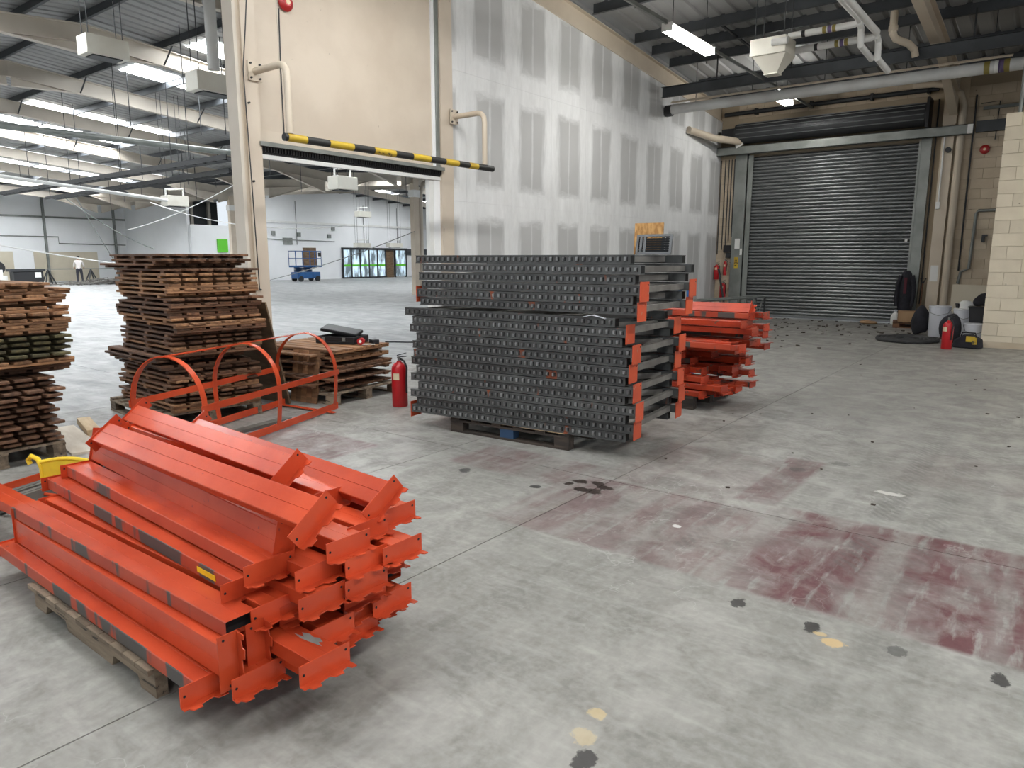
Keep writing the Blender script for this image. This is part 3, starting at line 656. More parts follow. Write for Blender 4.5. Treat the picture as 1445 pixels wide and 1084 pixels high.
beam('rearmost top orange beam of the near pile, bracket kicked up at right', (-3.98,2.10,.565), (-2.14,1.90,.595), rad(36), (1,1), False)
beam('orange beam with open black end between the top tilted beams', (-4.14,1.70,.562), (-2.28,1.61,.565), rad(22), (1,0), False)
beam('orange beam lying flat half hidden beneath the slanting top beams', (-4.26,1.90,.552), (-2.38,1.84,.552), 0, (1,1), False)
beam('orange beam lying flat at the back under the rearmost top beam', (-4.05,2.05,.49), (-2.17,2.0,.475), 0, (1,1), False)
beam('orange beam poking out to the left beyond the near pile', (-5.62,1.27,.205), (-3.74,1.31,.205), 0, (1,1), False)
st_ = ob('price_sticker', MB().rbx((-2.47,1.2895,.40),(.14,.0015,.022),(0,0,rad(-2.0))), M['yplast']); tag(st_, 'small yellow sticker on the edge of a thin orange beam', 'sticker')
ch = MB(); ch.prism([(-2.05,1.375),(-2.0,1.38),(-2.03,1.395),(-2.0,1.405),(-1.97,1.40),(-1.95,1.41),(-1.92,1.40),(-1.93,1.39),(-1.90,1.38),(-1.96,1.372),(-2.0,1.368)], .2632, .2638, 'z'); tag(ob('paint_chip', ch, M['trim_grey']), 'grey chipped paint patch on the protruding beam', 'paint chip')
# yellow plastic guard with a finger loop
yg = root('yellow_guard', 'yellow plastic guard with curled handle at the left of the near pile', 'guard', (-4.42,1.53,.30), (0,0,rad(24)))
gp = [(-.17,0)] + [(-.17+.40*i/10, .10+.06*math.sin(math.pi*(.12+.62*i/10))) for i in range(11)] + [(.24,.02)]
ob('panel', MB().prism(gp, -.006, .006, 'y'), M['yplast'], yg)
ob('rim', MB().tube([(-.17+.40*i/10, 0, .10+.06*math.sin(math.pi*(.12+.62*i/10))) for i in range(11)], .012, 8), M['yplast'], yg, smooth=True)
ob('handle', MB().tube([(-.165,0,0),(-.165,0,.09),(-.185,0,.14),(-.23,0,.155),(-.255,0,.13),(-.245,0,.105)], .014, 8), M['yplast'], yg, smooth=True)

# ------------------------------------------------------------------ caged ladder
cl = root('caged_ladder', 'orange caged ladder lying on the floor with three open hoops', 'ladder', (-5.63,2.74,.012), (0,0,rad(20.0)))
# local: y along the ladder (away), x across; back stile at x = -.36, front stile at x = +.30
XL, XR, YE, YS = -.33, .33, 1.98, -1.5
for nm, x, y0 in (('stile', XL, YS), ('stile', XR, -.25)): ob(nm, MB().bx(x-.006,x+.006,y0,YE,0,.065), M['orange'], cl)
for k in range(7):
    y = -1.45 + k*.3
    if y < -.3: ob('rung', MB().tube([(XL,y,.03),(XR,y,.03)], .012, 8), M['orange'], cl)
ob('rung', MB().tube([(XL,.12,.03),(XR,.12,.03)], .012, 8), M['orange'], cl)
ob('foot_bar', MB().bar((XL-.0,1.94,.006),(XR+.10,1.75,.006),.05,.008), M['orange'], cl)
def hoop(y):
    mb = MB(); pts = []
    R_ = .36; cx_ = (XL+XR)/2
    def side(sg, up):
        q = []
        for i in range(7):
            u = i/6; q.append((cx_ + sg*(.33 + .03*(1-(1-u)**2)), .03 + .37*u))
        return q if up else q[::-1]
    arch = [(cx_ + .36*math.cos(math.pi*i/16), .40 + .40*math.sin(math.pi*i/16)) for i in range(1, 16)]
    pts = side(1, True) + arch + side(-1, False)
    o = len(mb.v)
    for px, pz in pts:
        dx, dz = px-cx_, pz-.36; l = math.hypot(dx, dz); ux, uz = dx/l*.004, dz/l*.004
        mb.v += [(px-ux,y-.027,pz-uz),(px-ux,y+.027,pz-uz),(px+ux,y+.027,pz+uz),(px+ux,y-.027,pz+uz)]
    for i in range(len(pts)-1):
        for k in range(4): mb.f.append((o+i*4+k, o+i*4+(k+1) % 4, o+(i+1)*4+(k+1) % 4, o+(i+1)*4+k)); mb.m.append(0)
    mb.f += [(o,o+1,o+2,o+3), tuple(o+(len(pts)-1)*4+k for k in range(4))]; mb.m += [0,0]
    return ob('hoop', mb, M['orange'], cl, smooth=True)
for y in (.0, .96, 1.92): hoop(y)
cx_ = (XL+XR)/2
ob('strap', MB().bx(cx_-.025,cx_+.025,-.05,1.97,.796,.803), M['orange'], cl)
for sgn in (-1, 1): ob('strap', MB().bx(cx_+sgn*.362-.004,cx_+sgn*.362+.004,-.04,1.97,.37,.425), M['orange'], cl)
ob('lug', MB().prism([(.28,.065),(.36,.065),(.34,.0),(.31,-.02)], XR-.008, XR+.008, 'x'), M['orange'], cl)
for k, (x, z, lb) in enumerate(((-5.28,.012,'grey steel post lying between the orange ladder stiles, nearer the pile'),(-5.40,.012,'grey steel post lying beside the far ladder stile'))):
    pp = ob('loose_post', MB().bx(-.04,.04,-.75,.75,0,.07).bx(-.012,.012,-.74,.74,.07,.074), [M['rack_in']], None, (x,1.74,z), (0,0,rad(20))); tag(pp, lb, 'post', 'loose grey posts')

# ------------------------------------------------------------------ timber panel stacks
def plank_mesh(l, wd, th, mm):
    return bevel_mesh(MB().bx(-l/2,l/2,-wd/2,wd/2,0,th).mesh('board', mm))
def bevel_mesh(me, w_=.003):
    bm = bmesh.new(); bm.from_mesh(me); bmesh.ops.bevel(bm, geom=bm.edges[:], offset=w_, segments=1, affect='EDGES'); bm.to_mesh(me); bm.free(); return me
PMS = {}
for key in ('wood','wood_end','wood_green'):
    PMS[key] = (plank_mesh(1.25,.118,.022,M[key]), plank_mesh(.88,.07,.022,M[key]))
def panel(label, loc, rz, key, nb, inset, tilt=0, group=None, sc=1.0, miss=()):
    p = root('decking_square', label, 'timber panel', loc, (tilt, 0, rz), group=group)
    pk, bt_ = PMS[key]
    wy = .88*sc
    for i in range(nb):
        if i in miss: continue
        o = link('board', pk, p, (rnd.uniform(-.012,.012), -wy/2+.059+i*(wy-.118)/(nb-1), .022), (0,0,rnd.uniform(-.006,.006)))
    for x in (-.62+.035+inset, 0, .62-.035-inset):
        link('batten', bt_, p, (x, 0, 0), (0,0,rad(90)+rnd.uniform(-.01,.01)))
    return p
def stack(cx, cy, z0, n, rz, title, group, plan, top_thick=.045):
    z = z0
    for i in range(n):
        pos = n-1-i
        dx, dy, dr, key, rot90, ins = plan(i)
        lbl = 'slatted timber panel, %s from the top of the %s' % (ordn(pos), title) if pos else 'topmost slatted timber panel on the %s' % title
        panel(lbl, (cx+dx, cy+dy, z), rz + dr + (math.pi/2 if rot90 else 0), key, 6, ins, 0, group)
        z += top_thick
    return z
pallet('timber_pallet', 'pale pallet under the tall middle stack of timber panels', (-7.16,3.66,0), rad(-5), 1.34, 1.0, M['pallet'], None, 7)
def plan_mid(i):
    seg = [(0,7,0,0),(7,9,-.02,.02),(9,10,-.14,-.03),(10,12,-.2,-.05),(12,17,.03,.02),(17,19,.1,.02),(19,22,.04,0),(22,24,.08,.03),(24,28,.02,.03),(28,30,-.02,.04),(30,31,-.28,.02),(31,40,-.1,.06)]
    ox = oy = 0
    for a, b, x, y in seg:
        if a <= i < b: ox, oy = x, y
    j = rnd.uniform
    return ox + j(-.035,.035), oy + j(-.02,.02), j(-.03,.03), ('wood_end' if rnd.random() < .35 else 'wood'), False, (0 if rnd.random() < .4 else .12)
stack(-7.06, 3.68, .14, 33, rad(-4), 'tall middle timber stack', 'panels in the tall middle stack', plan_mid)
def plan_left(i):
    ox = {8:.06,9:.08,11:.05}.get(i, 0) + (-.12 if 12 <= i < 14 else 0) + (.05 if i in (14,15,22) else 0)
    key = 'wood_green' if 15 <= i < 19 else ('wood_end' if (14 <= i < 16 or 19 <= i < 28) and rnd.random() < .75 else 'wood')
    j = rnd.uniform
    return ox + j(-.03,.03), (-.1 if i < 12 else .04) + (-.12 if i >= 27 else 0) + j(-.03,.03), j(-.03,.03), key, False, (0 if i in (13,14,20,21,23,25,26) else .12)
pallet('timber_pallet', 'pallet under the left stack of timber panels at the frame edge', (-6.85,1.72,0), rad(2), 1.2, .9, M['pallet'], None, 7)
stack(-6.82, 1.80, .14, 28, rad(2), 'left timber stack', 'panels in the left stack', plan_left)
def plan_low(i):
    j = rnd.uniform
    return (-.06 if i > 4 else 0) + j(-.03,.03), (.02 if i > 4 else -.03) + j(-.03,.03), j(-.02,.02), ('wood_end' if i > 6 else 'wood'), i % 5 in (1,3), (0 if i % 2 else .12)
pl2 = pallet('timber_pallet', 'pallet under the low right stack of timber panels', (-6.82,5.28,0), rad(4), 1.25, 1.05, M['pallet'], None, 6)
stack(-6.85, 5.27, .14, 10, rad(6), 'low timber stack', 'panels in the low stack', plan_low)
# black tool cases on the low stack
tcs = root('tool_case', 'open black plastic tool case on the low timber stack', 'tool case', (-6.78,5.44,.594), (0,0,rad(20)))
bevel(ob('tray', MB().bx(-.26,.26,-.17,.17,0,.03).bx(-.26,-.245,-.17,.17,.03,.085).bx(.245,.26,-.17,.17,.03,.085).bx(-.245,.245,-.17,-.155,.03,.085).bx(-.245,.245,.155,.17,.03,.085), M['black'], tcs), .006)
bevel(ob('lid', MB().rbx((-.04,.06,.135),(.46,.22,.04),(rad(10),rad(9),rad(8))), M['black'], tcs), .012)
for x in (-.15,.12): ob('latch', MB().bx(x-.02,x+.02,-.178,-.17,.03,.075), M['trim_grey'], tcs)
tp = root('tape_reel', 'small reel of red and white barrier tape on the low stack', 'tape', (-6.42,5.42,.594), (0,0,rad(30)))
ob('reel', MB().tube([(0,-.03,.04),(0,.03,.04)], .04, 14), M['red'], tp, smooth=True); ob('core', MB().tube([(0,-.034,.04),(0,.034,.04)], .018, 10), M['white'], tp); ob('tail', MB().rbx((.09,0,.006),(.14,.05,.004),(0,0,rad(15))), M['white'], tp)
cs2 = ob('small_case', MB().bx(-.07,.07,-.04,.04,0,.05), M['black'], None, (-6.40,5.60,.594), (0,0,rad(-20))); bevel(cs2,.008); tag(cs2, 'small dark box beside the barrier tape reel', 'box')
# leaning sheets and loose planks
lp = ob('plywood_sheet', MB().bx(-.5,.5,-.009,.009,0,1.15), M['plyb'], None, (-7.13,4.55,.004), (rad(12),0,rad(2))); tag(lp, 'brown plywood sheet leaning on the tall middle timber stack', 'plywood')
dp = root('door_panel', 'small boarded timber panel leaning beside the brown plywood sheet', 'timber panel', (-6.60,4.72,.004), (rad(-8),0,rad(6)))
for k in range(5): ob('board', MB().bx(-.2+k*.082,-.2+k*.082+.078,-.01,.01,0,.58), M['wood_end'], dp)
ob('batten', MB().bx(-.2,.205,.01,.03,.1,.17), M['wood'], dp); ob('batten', MB().bx(-.2,.205,.01,.03,.42,.49), M['wood'], dp)
fp = ob('plywood_offcut', MB().bx(-.58,.58,-.12,.12,0,.018), M['ply'], None, (-6.80,2.44,.0), (0,0,rad(-10))); tag(fp, 'pale plywood strip flat on the floor beside the left stack', 'plank')
fb = ob('timber_offcut', MB().bx(-.32,.32,-.055,.055,0,.06), M['pine'], None, (-7.12,2.70,0), (0,0,rad(-14))); bevel(fb,.004); tag(fb, 'short pale timber block on the floor behind the orange pile', 'timber')
fb = ob('grey_offcut', MB().bx(-.5,.5,-.05,.05,0,.03), M['rack_in'], None, (-5.9,3.6,0), (0,0,rad(100))); tag(fb, 'grey metal strip on the floor inside the caged ladder', 'metal strip')

# ------------------------------------------------------------------ fire extinguishers
def extinguisher(loc, label, rz=0, s=1.0, r=.085, H=.40, group='fire extinguishers'):
    e = root('fire_extinguisher', label, 'fire extinguisher', loc, (0,0,rz), group=group); e.scale = (s,s,s)
    ob('cylinder', MB().lathe([(r*.94,0),(r,.012),(r,H),(r*.93,H+.035),(r*.68,H+.065),(r*.32,H+.085),(r*.28,H+.10)], 20), M['red'], e, smooth=True)
    cyl_ = e.children[0]
    vs = []; n = 6
    lb = MB()
    for i in range(n+1):
        a = rad(-115 + 50*i/n); lb.v += [((r+.002)*math.cos(a),(r+.002)*math.sin(a),.30),((r+.002)*math.cos(a),(r+.002)*math.sin(a),.37)]
    for i in range(n): lb.f.append((2*i,2*i+2,2*i+3,2*i+1)); lb.m.append(0)
    ob('colour_band', lb, M['label'], cyl_)
    va_ = ob('valve', MB().tube([(0,0,H+.095),(0,0,H+.145)], .018, 10), M['trim_grey'], e)
    v = ob('lever', MB().bar((-.02,0,H+.135),(.09,0,H+.15),.022,.008).bar((-.02,0,H+.155),(.085,0,H+.185),.022,.008), M['black'], va_)
    ob('hose', MB().tube([(.015,-.0,H+.12),(.07,-.02,H+.1),(.10,-.02,H+.03),(r+.012,-.03,H-.1),(r+.012,-.03,.16)], .011, 8), M['black'], va_, smooth=True)
    return e
extinguisher((-5.60,5.24,0), 'red fire extinguisher standing between the low timber stack and the dark steel stack', rad(20))
extinguisher((-5.25,5.62,0), 'red fire extinguisher half hidden behind the left end of the steel stack', rad(60), 1.1, .085, .48)
extinguisher((-1.58,14.62,0), 'red fire extinguisher on the floor in front of the white buckets', rad(-30), 1.06, .08, .38)
extinguisher((-7.86,YD-.16,1.0), 'upper left red fire extinguisher hung by the shutter conduits', 0, .9, .08, .36)
extinguisher((-7.62,YD-.16,1.12), 'slim red fire extinguisher hung beside the yellow warning sign', 0, .8, .06, .4)
extinguisher((-7.64,YD-.2,.45), 'lower red fire extinguisher hung under the slim one by the shutter', 0, 1.0, .085, .36)

# ------------------------------------------------------------------ stack of rack upright frames
RL = 2.2
def post_mesh():
    b = MB()
    b.prism([(-.036,.004),(-.032,0),(.036,0),(.036,.070),(-.032,.070),(-.036,.066)], -RL/2, RL/2, 'x')
    b.bx(-RL/2, RL/2, -.040, -.036, .0, .010); b.bx(-RL/2, RL/2, -.040, -.036, .060, .070)       # rolled lips
    n = 36
    for k in range(n):
        x = -RL/2 + .04 + k*(RL-.08)/(n-1)
        b.add([(x-.011,-.036,.018),(x+.011,-.036,.018),(x+.011,-.036,.054),(x-.011,-.036,.054),(x-.007,-.049,.024),(x+.007,-.049,.024),(x+.008,-.049,.048),(x-.008,-.049,.048)],
              [(4,5,6,7),(0,1,5,4),(1,2,6,5),(2,3,7,6),(3,0,4,7)], 1)
        b.bx(x+.011, x+.021, -.0368, -.036, .02, .052, 2)  # proud dark plate painting the slot and shadow beside each lug
    for sx in (-1,1): b.bx(sx*(RL/2+.0005)-.0005, sx*(RL/2+.0005)+.0005, -.03, .03, .006, .064, 2)  # dark plates painting the shade inside the post ends
    return b.mesh('post', [M['rack'], M['lug'], M['hole_shade']])
PO = post_mesh()
FD = .95
def brace_mesh(dx):
    b = MB(); b.bar((-dx/2, -FD/2+.035, .035), (dx/2, FD/2-.035, .035), .04, .046); return b.mesh('brace', M['rack_in'])
BR0, BR1 = brace_mesh(0.0), brace_mesh(.55)
fpm = MB().bx(0,.006,-.046,.105,0,.148); fpm.tube([(.006,.085,.125),(.0075,.085,.125)], .006, 8, True, 1)
FPL = fpm.mesh('foot_plate', [M['plate'], M['hole_shade']])
SK = [(.0,0)]*19
shift = [.0,.02,.01,.03,-.01,.02,.0,-.02,.03,.01,-.02,-.03,-.02, -.02,.05,.06,.06,.05,.04]
zz = .142
rk = rnd
for i in range(19):
    rz = rad(5.5 - 4.2*i/18); xo = shift[i] + rk.uniform(-.012,.012); yo = rk.uniform(-.012,.012)
    if i >= 13: xo += .04
    if i == 12: xo -= .05
    xo += .02 if i % 2 else -.035
    if i == 13: xo += .05
    pos = 18 - i
    lb = 'dark grey racking frame with bumped posts, %s from the top of the steel stack' % ordn(pos) if pos else 'topmost dark grey racking frame on the steel stack'
    f = root('racking_upright', lb, 'racking frame', (-3.74+xo, 5.27+yo, zz), (0,0,rz), group='racking frames in the steel stack')
    link('post', PO, f, (0,-FD/2,0)); link('post', PO, f, (0,FD/2,0), (0,0,math.pi))
    right = (i % 2 == 1)
    for x in ((-RL/2+.4, RL/2-.07) if right else (-RL/2+.07, RL/2-.5)): link('brace', BR0, f, (x,0,0))
    for k, x in enumerate((-.66,0,.66)): link('brace', BR1, f, (x,0,0), None)
    if i not in (17, 18) and (right or i in (0, 14)):
        e = 1 if right else -1
        for s in (-1, 1):
            link('foot_plate', FPL, f, (e*(RL/2+.002) if e > 0 else -(RL/2+.004), s*FD/2, -.05), (0,0,0) if e > 0 else (0,0,0))
    zz += .0763 if i != 12 else .10
ZT = zz
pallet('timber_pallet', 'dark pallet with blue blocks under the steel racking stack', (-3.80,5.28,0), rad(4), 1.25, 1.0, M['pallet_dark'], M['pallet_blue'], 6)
ps = ob('packing_strip', MB().bx(-.62,.62,-.02,.02,0,.003), M['pine'], None, (-3.80,4.79,.1385), (0,0,rad(4))); tag(ps, 'thin pale wood strip between the dark pallet and steel stack', 'wood strip')
# board and grilles on the stack
o_ = ob('strand_board', MB().bx(-.13,.13,-.009,.009,0,.27), M['osb'], None, (-2.93,5.72,ZT), (rad(-4),0,rad(6))); tag(o_, 'orange-brown strand board standing on the steel stack', 'board')
for k in range(3):
    g = root('steel_grille', ['front grey metal frame leaning on the strand board','middle grey metal frame leaning on the strand board','rear grey metal frame leaning on the strand board'][k], 'metal frame', (-2.77-.05*k,5.57+.03*k,ZT), (rad(-12),0,rad(6)), group='grey frames on the steel stack')
    a, b = .125, .17
    ob('outer_frame', MB().bx(-a,-a+.022,-.01,.01,0,b).bx(a-.022,a,-.01,.01,0,b).bx(-a+.022,a-.022,-.01,.01,0,.02).bx(-a+.022,a-.022,-.01,.01,b-.02,b), M['grill'], g)
    for q in range(6): ob('louvre', MB().rbx((0,0,.03+q*.02),(2*a-.044,.004,.016),(rad(30),0,0)), M['dark'], g)
rg = root('rag', 'pinkish rag snagged at the gap in the steel stack', 'rag', (-2.85,4.78,1.135))
ob('cloth', MB().rbx((0,0,0),(.12,.02,.006),(0,rad(10),0)).rbx((-.09,.0,.004),(.1,.02,.005),(0,rad(-12),rad(10))), M['bucket'], rg)

# ------------------------------------------------------------------ far pile of orange beams behind the stack
BM2 = {k: beam_meshes(1.9, k, 'orange_dull') for k in (True, False)}; BK2 = bracket_mesh('orange_dull')
for k in range(12):
    for j in range(5):
        if (k > 8 and j == 0) or (k > 9 and j > 3) or (k in (4,5) and j == 0) or (k > 10 and j < 2): continue
        z = .14 + .074*k; y = 7.1 + .2*j + rnd.uniform(-.03,.03)
        xr = -2.80 + rnd.uniform(-.2,.12) + (.2 if k > 6 else 0)
        if k in (3,4,5,6) and j < 2: xr -= rnd.uniform(.15,.5)
        beam('orange beam in the far pile, %s layer up, %s row from the front' % (ordn(k), ORD[j]),
             (xr-1.9, y+rnd.uniform(-.05,.05), z), (xr, y, z), (math.pi if rnd.random() < .3 else 0), (1,1), rnd.random() < .4, flip=rnd.random() < .4, group='orange beams in the far pile', body=BM2[rnd.random() < .4], bk=BK2)
beam('tilted orange beam on top of the far pile behind the steel stack', (-4.5,7.4,1.03), (-2.66,7.55,1.03), rad(50), (1,1), False, group='orange beams in the far pile', body=BM2[False], bk=BK2)
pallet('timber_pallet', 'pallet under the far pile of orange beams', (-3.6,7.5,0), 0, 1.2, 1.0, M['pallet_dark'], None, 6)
# lattice girder on trestles, blue frame, black pole behind
lg = root('lattice_girder', 'grey lattice girder lying by the plasterboard wall near the shutter', 'girder', (-6.85,17.2,0), (0,0,rad(80)))
for z in (.06,.58):
    for y in (-.13,.13): ob('chord', MB().tube([(-2.3,y,z),(2.1,y,z)], .03, 8), M['trim_grey'], lg)
for k in range(20):
    x = -2.2+k*.21
    for y in (-.13,.13): ob('lacing', MB().tube([(x,y,.06 if k % 2 else .58),(x+.21,y,.58 if k % 2 else .06)], .014, 6), M['trim_grey'], lg)
for x in (-2.3,2.1): ob('end_frame', MB().tube([(x,-.13,.06),(x,-.13,.58)], .025, 6).tube([(x,.13,.06),(x,.13,.58)], .025, 6).bar((x,-.15,.03),(x,.15,.03),.06,.06), M['dark'], lg)
bf = root('blue_trestle', 'blue steel frame standing behind the steel stack', 'trestle', (-4.02,9.0,0), (0,0,rad(20)))
ob('side_post', MB().bar((-.1,0,0),(-.08,0,1.2),.05,.05), M['blue'], bf); ob('side_post', MB().bar((.12,0,0),(.02,0,1.22),.05,.05), M['blue'], bf); ob('top_rail', MB().bar((-.1,0,1.19),(.05,0,1.22),.06,.08), M['blue'], bf)
ob('cross_bar', MB().bar((-.1,0,.9),(.08,0,.9),.04,.05), M['blue'], bf)
bp = ob('black_pole', MB().tube([(-7.30,19.0,0),(-7.72,19.35,1.3)], .03, 8), M['black']); tag(bp, 'black pole leaning by the extinguishers beside the shutter', 'pole')

# ------------------------------------------------------------------ clutter by the white wall and the shutter
mt = root('hose_coil', 'flat black hose coil on the floor in front of the shutter', 'hose coil', (-2.36,15.65,0), (0,0,0))
for k, r_ in enumerate((.52,.45,.38,.31,.24)):
    ob('loop', MB().tube([(r_*math.cos(a*math.pi/16)*1.0, r_*1.15*math.sin(a*math.pi/16), .035+.01*math.sin(a*.9+k)) for a in range(33)], .034, 8), M['rubber'], mt, smooth=True)
ob('centre', MB().lathe([(.25,.0),(.25,.03),(.1,.045),(.001,.05)], 20), M['rubber'], mt)
def bucket(loc, label, r=.15, h=.36, lid=True):
    b = root('plastic_bucket', label, 'bucket', loc, group='white plastic buckets')
    tb_ = ob('tub', MB().lathe([(r*.86,0),(r*.9,.01),(r*.97,h*.9),(r,h*.9),(r,h)], 24), M['bucket'], b, smooth=True)
    ob('rim', MB().lathe([(r*1.02,h-.02),(r*1.05,h-.01),(r*1.02,h+.008),(r*.9,h+.01)], 24), M['bucket'], tb_, smooth=True)
    ob('handle', MB().tube([(-r*1.03,0,h-.04),(-r*.8,-r*.7,h-.13),(0,-r*1.05,h-.18),(r*.8,-r*.7,h-.13),(r*1.03,0,h-.04)], .005, 6), M['trim_grey'], tb_)
bucket((-2.0,16.9,0), 'tall white bucket left of the helmet', .2, .62)
bucket((-1.55,16.75,0), 'white bucket under the white helmet', .2, .58)
bucket((-1.27,15.78,0), 'white bucket under the black crate against the cream wall', .19, .38)
hm = root('safety_helmet', 'white safety helmet with dark visor on a bucket', 'helmet', (-1.55,16.74,.592), (0,0,rad(-30)))
ob('shell', MB().lathe([(.145,0),(.15,.02),(.145,.07),(.12,.125),(.07,.16),(.001,.17)], 20), M['white'], hm, smooth=True)
ob('peak', MB().lathe([(.16,0),(.165,.008),(.14,.014)], 20, (-.03,-.03,0)), M['white'], hm); ob('visor', MB().rbx((-.09,-.11,.06),(.14,.03,.1),(rad(12),0,rad(-35))), M['black'], hm)
ck = root('black_crate', 'black plastic crate with dark clothing on top by the cream wall', 'crate', (-1.22,16.4,.36))
bevel(ob('tub', MB().prism([(-.2,0),(.2,0),(.23,.3),(-.23,.3)], -.17, .17, 'y'), M['black'], ck), .015); ob('rim', MB().bx(-.245,.245,-.19,.19,.29,.31), M['black'], ck)
ob('crate_stand', MB().bx(-.2,.2,-.1,.16,-.36,0), M['black'], ck)
def lump(name, label, cat, loc, dims, mm, seed, rot=0, extra=None):
    r_ = random.Random(seed); bm = bmesh.new(); bmesh.ops.create_icosphere(bm, subdivisions=3, radius=1)
    ph = [(Vector((r_.uniform(-1,1),r_.uniform(-1,1),r_.uniform(-1,1)))*r_.uniform(2,5), r_.uniform(0,6)) for _ in range(7)]
    for v in bm.verts:
        n_ = v.co.copy(); q = sum(math.sin(a.dot(n_)+b) for a, b in ph)/7
        v.co = Vector((n_.x*dims[0], n_.y*dims[1], max(n_.z, -.75)*dims[2]))*(1+.28*q)
    zm = min(v.co.z for v in bm.verts)
    for v in bm.verts: v.co.z -= zm
    for f in bm.faces: f.smooth = True
    me = bpy.data.meshes.new(name); bm.to_mesh(me); bm.free(); me.materials.append(mm)
    o = link(name, me, None, loc, (0,0,rot)); return tag(o, label, cat)
lump('dark_jacket', 'dark jacket heaped on the black crate', 'jacket', (-1.20,16.38,.675), (.2,.15,.13), M['blackm'], 5)
lump('black_bag', 'black cloth bag slumped over the middle bucket', 'bag', (-1.66,15.75,0), (.18,.2,.34), M['blackm'], 8)
lump('dark_sack', 'dark sack slumped behind the tall white bucket', 'sack', (-2.35,17.05,0), (.17,.2,.33), M['blackm'], 12)
lump('polythene_bag', 'clear white polythene bag beside the cardboard box', 'plastic bag', (-2.22,18.4,.14), (.3,.24,.2), M['bag'], 15)
lump('hi_vis_patch', 'small yellow hi-vis cloth beside the cream wall', 'cloth', (-1.0,16.36,.672), (.05,.08,.05), M['yplast'], 3)
tb = root('tool_bag', 'black and yellow tool bag at the foot of the cream wall', 'tool bag', (-1.30,15.05,0), (0,0,rad(-10)))
bevel(ob('body', MB().prism([(-.22,0),(.22,0),(.2,.16),(.05,.24),(-.05,.24),(-.2,.14)], -.13, .13, 'y'), M['blackm'], tb), .03, 3)
ob('yellow_panel', MB().bx(.0,.14,-.14,-.128,.12,.22).bx(.10,.17,-.142,-.13,.08,.2), M['yellow'], tb); ob('handle', MB().tube([(-.12,0,.2),(-.1,0,.27),(.1,0,.27),(.12,0,.2)], .012, 8), M['blackm'], tb)
pallet('timber_pallet', 'small brown pallet by the right shutter guide', (-2.72,18.85,0), rad(10), .9, .7, M['wood'], None, 5)
cb = root('cardboard_box', 'brown cardboard box on the small pallet by the shutter', 'box', (-2.80,18.75,.138), (0,0,rad(12)))
ob('carton', MB().bx(-.26,.26,-.18,.18,0,.24), M['card'], cb); ob('flap', MB().rbx((0,-.09,.245),(.5,.18,.006),(rad(-3),0,0)), M['card'], cb); ob('tape', MB().bx(-.26,.26,-.02,.02,.2405,.2415), M['pine'], cb)
wj = root('white_jug', 'white plastic container at the foot of the shutter', 'container', (-3.22,19.35,0))
ob('body', MB().lathe([(.09,0),(.1,.02),(.1,.2),(.06,.27),(.035,.29),(.035,.33)], 14), M['white'], wj, smooth=True); ob('cap', MB().lathe([(.042,.33),(.042,.36)], 12), M['bucket'], wj)
# coat on the guide
ct = root('coat', 'dark coat hanging on the right shutter guide over a red post', 'coat', (-3.06,YD-.3,.22)); ct.scale = (.58,.7,.76)
bm = bmesh.new()
prof_c = [(.0,.26,.12),(.25,.28,.13),(.6,.27,.12),(.9,.25,.12),(1.2,.22,.11),(1.35,.17,.09),(1.42,.08,.06)]
rings = []
for z, a, b in prof_c:
    ring = []
    for k in range(20):
        t_ = 2*math.pi*k/20; f_ = 1+.07*math.sin(5*t_+z*3)+.04*math.sin(9*t_)
        ring.append(bm.verts.new((a*math.cos(t_)*f_, b*math.sin(t_)*f_, z)))
    rings.append(ring)
for i in range(len(rings)-1):
    for k in range(20): bm.faces.new((rings[i][k], rings[i][(k+1) % 20], rings[i+1][(k+1) % 20], rings[i+1][k]))
bm.faces.new(rings[-1]); bm.faces.new(list(reversed(rings[0])))
for f in bm.faces: f.smooth = True
me = bpy.data.meshes.new('garment'); bm.to_mesh(me); bm.free(); me.materials.append(M['blackm']); link('garment', me, ct)
for s in (-1,1): ob('sleeve', MB().tube([(s*.2,-.02,1.25),(s*.3,-.06,.95),(s*.31,-.09,.6),(s*.28,-.1,.3)], [.09,.085,.075,.065], 10), M['blackm'], ct, smooth=True)
ob('lining', MB().bx(-.06,.05,-.15,-.13,.7,1.2), mat('maroon_lining', (.09,.02,.03), .9), ct)
rp = ob('red_bollard', MB().tube([(-3.06,YD-.3,0),(-3.06,YD-.3,.5)], .06, 12), mat('dull_red', (.14,.02,.025), .6)); tag(rp, 'dull red guard post under the dark coat', 'post')
sh = root('shovel', 'long shovel leaning against the wall beside the cream column', 'shovel', (-2.74,YD-.22,0), (rad(-6),0,0))
ob('shaft', MB().tube([(0,0,.3),(0,0,1.0)], .018, 8), M['wood'], sh); ob('grip', MB().tube([(0,0,1.0),(-.06,0,1.12),(.06,0,1.12),(0,0,1.0)], .014, 6), M['black'], sh); ob('blade', MB().prism([(-.1,.3),(.1,.3),(.1,.08),(0,0),(-.1,.08)], -.006, .006, 'y'), M['dark'], sh)
bo = ob('flat_box', MB().bx(-.5,.25,-.06,.06,0,1.0), M['beigewall'], None, (-1.55,18.9,0), (rad(-5),0,0)); tag(bo, 'beige board standing behind the buckets', 'board')
